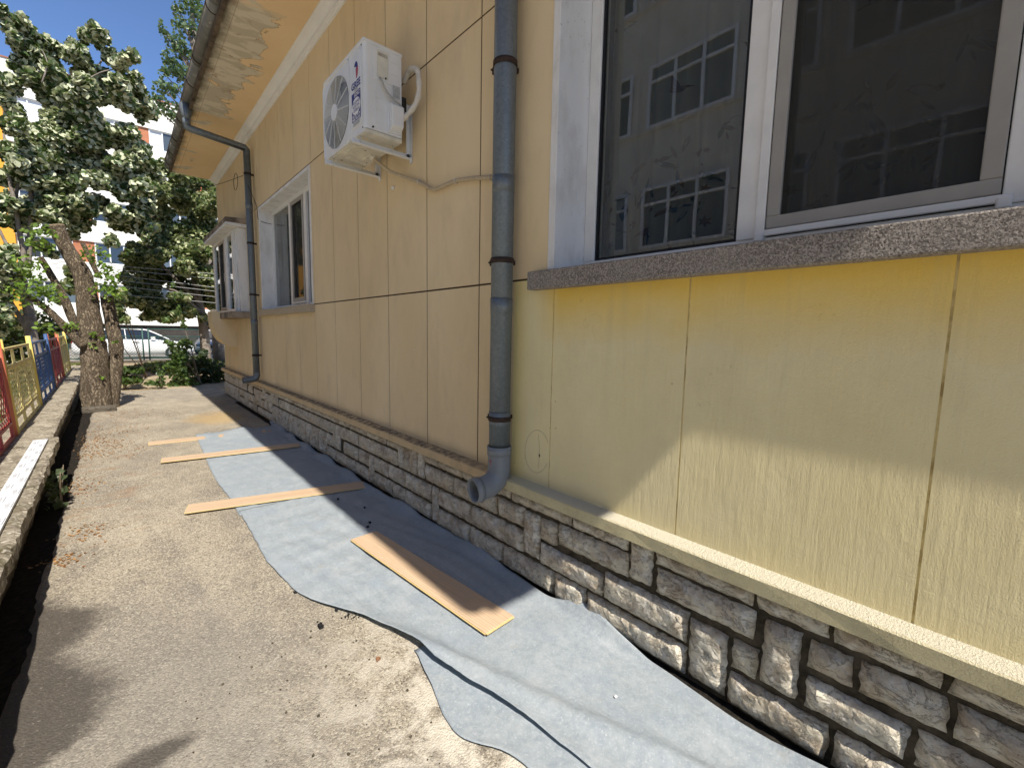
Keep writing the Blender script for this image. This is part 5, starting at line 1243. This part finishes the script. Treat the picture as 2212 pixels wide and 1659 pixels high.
# ------------------------------------------------------------------ parked cars
def car(name, loc, rz, paint, label):
    root = empty(name, loc, label, 'car', 'cars parked along the street'); root.rotation_euler = (0, 0, rz)
    # body: loft of cross sections along the length (x), front at +x
    st = [(-2.2, .38, .78, .70, .78), (-2.12, .24, .93, .80, .93), (-1.7, .2, .98, .86, .98), (-1.2, .2, .97, .88, .97), (-.3, .2, .96, .89, .96), (.6, .2, .95, .89, .95), (1.2, .2, .90, .88, .90), (1.75, .2, .80, .84, .80), (2.1, .24, .70, .74, .70), (2.25, .34, .58, .60, .58)]
    V = []; 
    for (x, zb, zt, hw, _) in st:
        V += [(x, -hw*.93, zb), (x, -hw, zb+.25), (x, -hw*.97, zt-.12), (x, -hw*.88, zt), (x, hw*.88, zt), (x, hw*.97, zt-.12), (x, hw, zb+.25), (x, hw*.93, zb)]
    n = 8; m = mb(paint)
    m.add(V, [(i*n+k, (i+1)*n+k, (i+1)*n+(k+1) % n, i*n+(k+1) % n) for i in range(len(st)-1) for k in range(n)]+[tuple(range(n)), tuple(range(len(V)-1, len(V)-n-1, -1))], True)
    m.build('body', root)
    # greenhouse
    gs = [(-1.75, .97, .97, .76), (-1.2, 1.36, .97, .66), (-.5, 1.45, .96, .64), (.2, 1.43, .95, .64), (.55, 1.36, .95, .66), (1.25, .93, .93, .74)]
    V = []
    for (x, zr, zb, hw) in gs: V += [(x, -.80, zb-.02), (x, -hw, zr-.04), (x, -hw*.8, zr), (x, hw*.8, zr), (x, hw, zr-.04), (x, .80, zb-.02)]
    n = 6; m = mb('car_glass'); m.add(V, [(i*n+k, (i+1)*n+k, (i+1)*n+k+1, i*n+k+1) for i in range(len(gs)-1) for k in range(n-1)], False); m.build('glass_house', root)
    m = mb(paint)
    for s_ in (-1, 1):
        m.tube(smooth_path([(-1.78, .79*s_, .97), (-1.2, .675*s_, 1.33), (-.5, .655*s_, 1.42), (.2, .655*s_, 1.40), (.55, .675*s_, 1.33), (1.27, .76*s_, .93)], 4), .035, 6)
        m.bar((-.35, .80*s_, .95), (-.38, .66*s_, 1.42), .07, .03, (1, 0, 0))
    V = []
    for (x, zr, zb, hw) in gs[1:5]: V += [(x, -hw*.86, zr+.006), (x, hw*.86, zr+.006)]
    m.add(V, [(2*i, 2*i+1, 2*i+3, 2*i+2) for i in range(3)]); m.build('roof', root)
    for xx in (-1.38, 1.38):
        for s_ in (-1, 1):
            m = mb('tyre'); m.tube([(xx, .70*s_, .31), (xx, .905*s_, .31)], .31, 24); w = m.build('wheel', root)
            m = mb('rim'); m.tube([(xx, .90*s_, .31), (xx, .915*s_, .31)], [.2, .19], 16); m.build('rim', w)
    for s_ in (-1, 1):
        m = mb('lamp_lens'); m.box((1.88, .50*s_-.16, .60), (2.16, .50*s_+.16, .72)); m.build('headlight', root, .03)
        m = mb('red_lens'); m.box((-2.2, .58*s_-.14, .74), (-2.08, .58*s_+.14, .88)); m.build('tail_light', root, .02)
        m = mb(paint); m.box((.55, .90*s_-.03, .95), (.72, .97*s_+.03, 1.07)); m.build('mirror', root, .02)
        m = mb('dark_slot'); m.box((-.1, .885*s_-.01, .80), (.12, .885*s_+.01, .825)); m.build('door_handle', root)
    m = mb('dark_slot'); m.box((2.12, -.42, .36), (2.265, .42, .50)); m.build('grille', root, .02)
    return root
car('parked_car', (-1.15, 28.4, -.05), 0, 'car_white', 'white sedan parked side on behind the chain link fence')
car('parked_car', (3.1, 33.5, -.05), -2.0, 'car_silver', 'silver car facing the yard, half hidden by the house corner')

# ------------------------------------------------------------------ apartment block across the street
ap = empty('apartment_building', (0, 42, 0), 'white apartment block with terracotta panels, orange at its left end', 'building')
YB = 42.0
m = mb('facade_white'); m.box((-6.2, YB+.2, 0), (30, YB+10, 17.0)); part(m, 'wall', ap)
m = mb('facade_orange'); m.box((-30, YB-.15, 1.72), (-6.2, YB+10, 17.6)); part(m, 'orange_wall', ap)
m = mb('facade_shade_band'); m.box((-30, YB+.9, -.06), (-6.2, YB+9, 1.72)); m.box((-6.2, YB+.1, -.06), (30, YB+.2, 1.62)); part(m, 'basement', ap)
lint = [1.65, 4.35, 7.13, 9.9, 12.65, 15.4]
bands = [(1.62, 2.95), (4.35, 5.75), (7.13, 8.52), (9.9, 11.30), (12.65, 14.05), (15.4, 17.4)]
for z0, z1 in bands: m = mb('facade_white'); m.box((-6.19, YB-.1, z0), (30, YB+.21, z1)); part(m, 'spandrel', ap)
m = mb('roof_tile'); m.box((-6.19, YB-.16, 17.4), (30, YB+10, 17.48)); part(m, 'roof_edge', ap)
for (zlo, zhi) in [(bands[i][1], bands[i+1][0]) for i in range(5)]:
    x = -5.9; k = 0
    while x < 14:
        m = mb('white_pvc'); w = 2.25
        window_frame(m, 0, 0, 1, 1, 0, 1, .1) if False else None
        m.box((x, YB+.0, zlo), (x+w, YB+.14, zlo+.07)); m.box((x, YB+.0, zhi-.07), (x+w, YB+.14, zhi)); 
        for q in (0, .72, 1.46, w-.07): m.box((x+q, YB+.0, zlo+.07), (x+q+.07, YB+.14, zhi-.07))
        wnd = part(m, 'window', ap)
        for q0, q1 in ((.07, .72), (.79, 1.46), (1.53, w-.07)):
            m = mb('blind_white' if random.random() < .3 else 'far_glass'); m.box((x+q0, YB+.07, zlo+.07), (x+q1, YB+.10, zhi-.07)); part(m, 'pane', wnd)
        m = mb('facade_brick'); m.box((x+w+.003, YB+.02, zlo), (x+3.297, YB+.14, zhi)); part(m, 'brick_panel', ap)
        x += 3.3
for j, (zlo, zhi) in enumerate([(2.7, 4.2), (5.5, 7.0), (8.3, 9.8), (11.1, 12.6), (13.9, 15.4)]):
    for x in (-9.2, -13.2, -17.2):
        m = mb('white_pvc'); m.box((x, YB-.2, zlo), (x+1.8, YB-.149, zhi)); wnd = part(m, 'window', ap)
        for q in (.08, .94): m = mb('far_glass'); m.box((x+q, YB-.215, zlo+.08), (x+q+.78, YB-.201, zhi-.08)); part(m, 'pane', wnd)

# block on the left of the yard, seen mirrored in the near window
lb = empty('concrete_building', (-8.6, 5, 0), 'grey plastered building beyond the left fence, mirrored in the near window', 'building')
XL_ = -8.6
m = mb('facade_grey'); m.box((XL_-9, -14, -.06), (XL_-.10, 24, 12.6)); part(m, 'wall', lb)
plain('bright_frame', (.85, .85, .85), .5)
for z0 in (.75, 3.86, 6.97, 10.08):
    for kk in range(-4, 4):
        for y, w in ((4.83+kk*4.4, 2.30), (7.62+kk*4.4, .95)):
            if y < -13.5 or y+w > 23.5: continue
            m = mb('bright_frame'); h = 1.56; big = w > 2
            m.box((XL_-.08, y, z0), (XL_-.02, y+w, z0+.07)); m.box((XL_-.08, y, z0+h-.07), (XL_-.02, y+w, z0+h)); m.box((XL_-.08, y, z0+1.10), (XL_-.022, y+w, z0+1.16))
            for q in ([0, .74, 1.5, w-.07] if big else [0, w-.07]): m.box((XL_-.08, y+q, z0+.07), (XL_-.024, y+q+.07, z0+h-.07))
            wnd = part(m, 'window', lb)
            m = mb('far_glass'); m.box((XL_-.098, y+.03, z0+.03), (XL_-.085, y+w-.03, z0+h-.03)); part(m, 'pane', wnd)
    m = mb('facade_grey'); m.box((XL_-.10, -14, z0-.08), (XL_-.04, 24, z0-.004)); part(m, 'string_course', lb)

# overhead wires across the street end
for k, (u0, v0, u1, v1) in enumerate(((225, 573, 470, 592), (330, 590, 470, 603), (350, 607, 470, 622), (355, 617, 470, 630), (345, 628, 470, 642), (300, 640, 470, 655))):
    a = V3(u0, v0, 17.2); b = V3(u1, v1, 17.2); d = b-a
    m = mb('wire_pale'); m.tube([a-d*1.6, a-d*.6, a, b, b+d*.6, b+d*1.8], .006, 5)
    tag(m.build('overhead_wire'), ['top overhead wire of the bunch crossing in front of the dark tree', 'second overhead wire from the top', 'third overhead wire from the top', 'fourth overhead wire from the top', 'second lowest overhead wire', 'lowest overhead wire of the bunch'][k], 'wire', 'overhead wires before the dark tree')
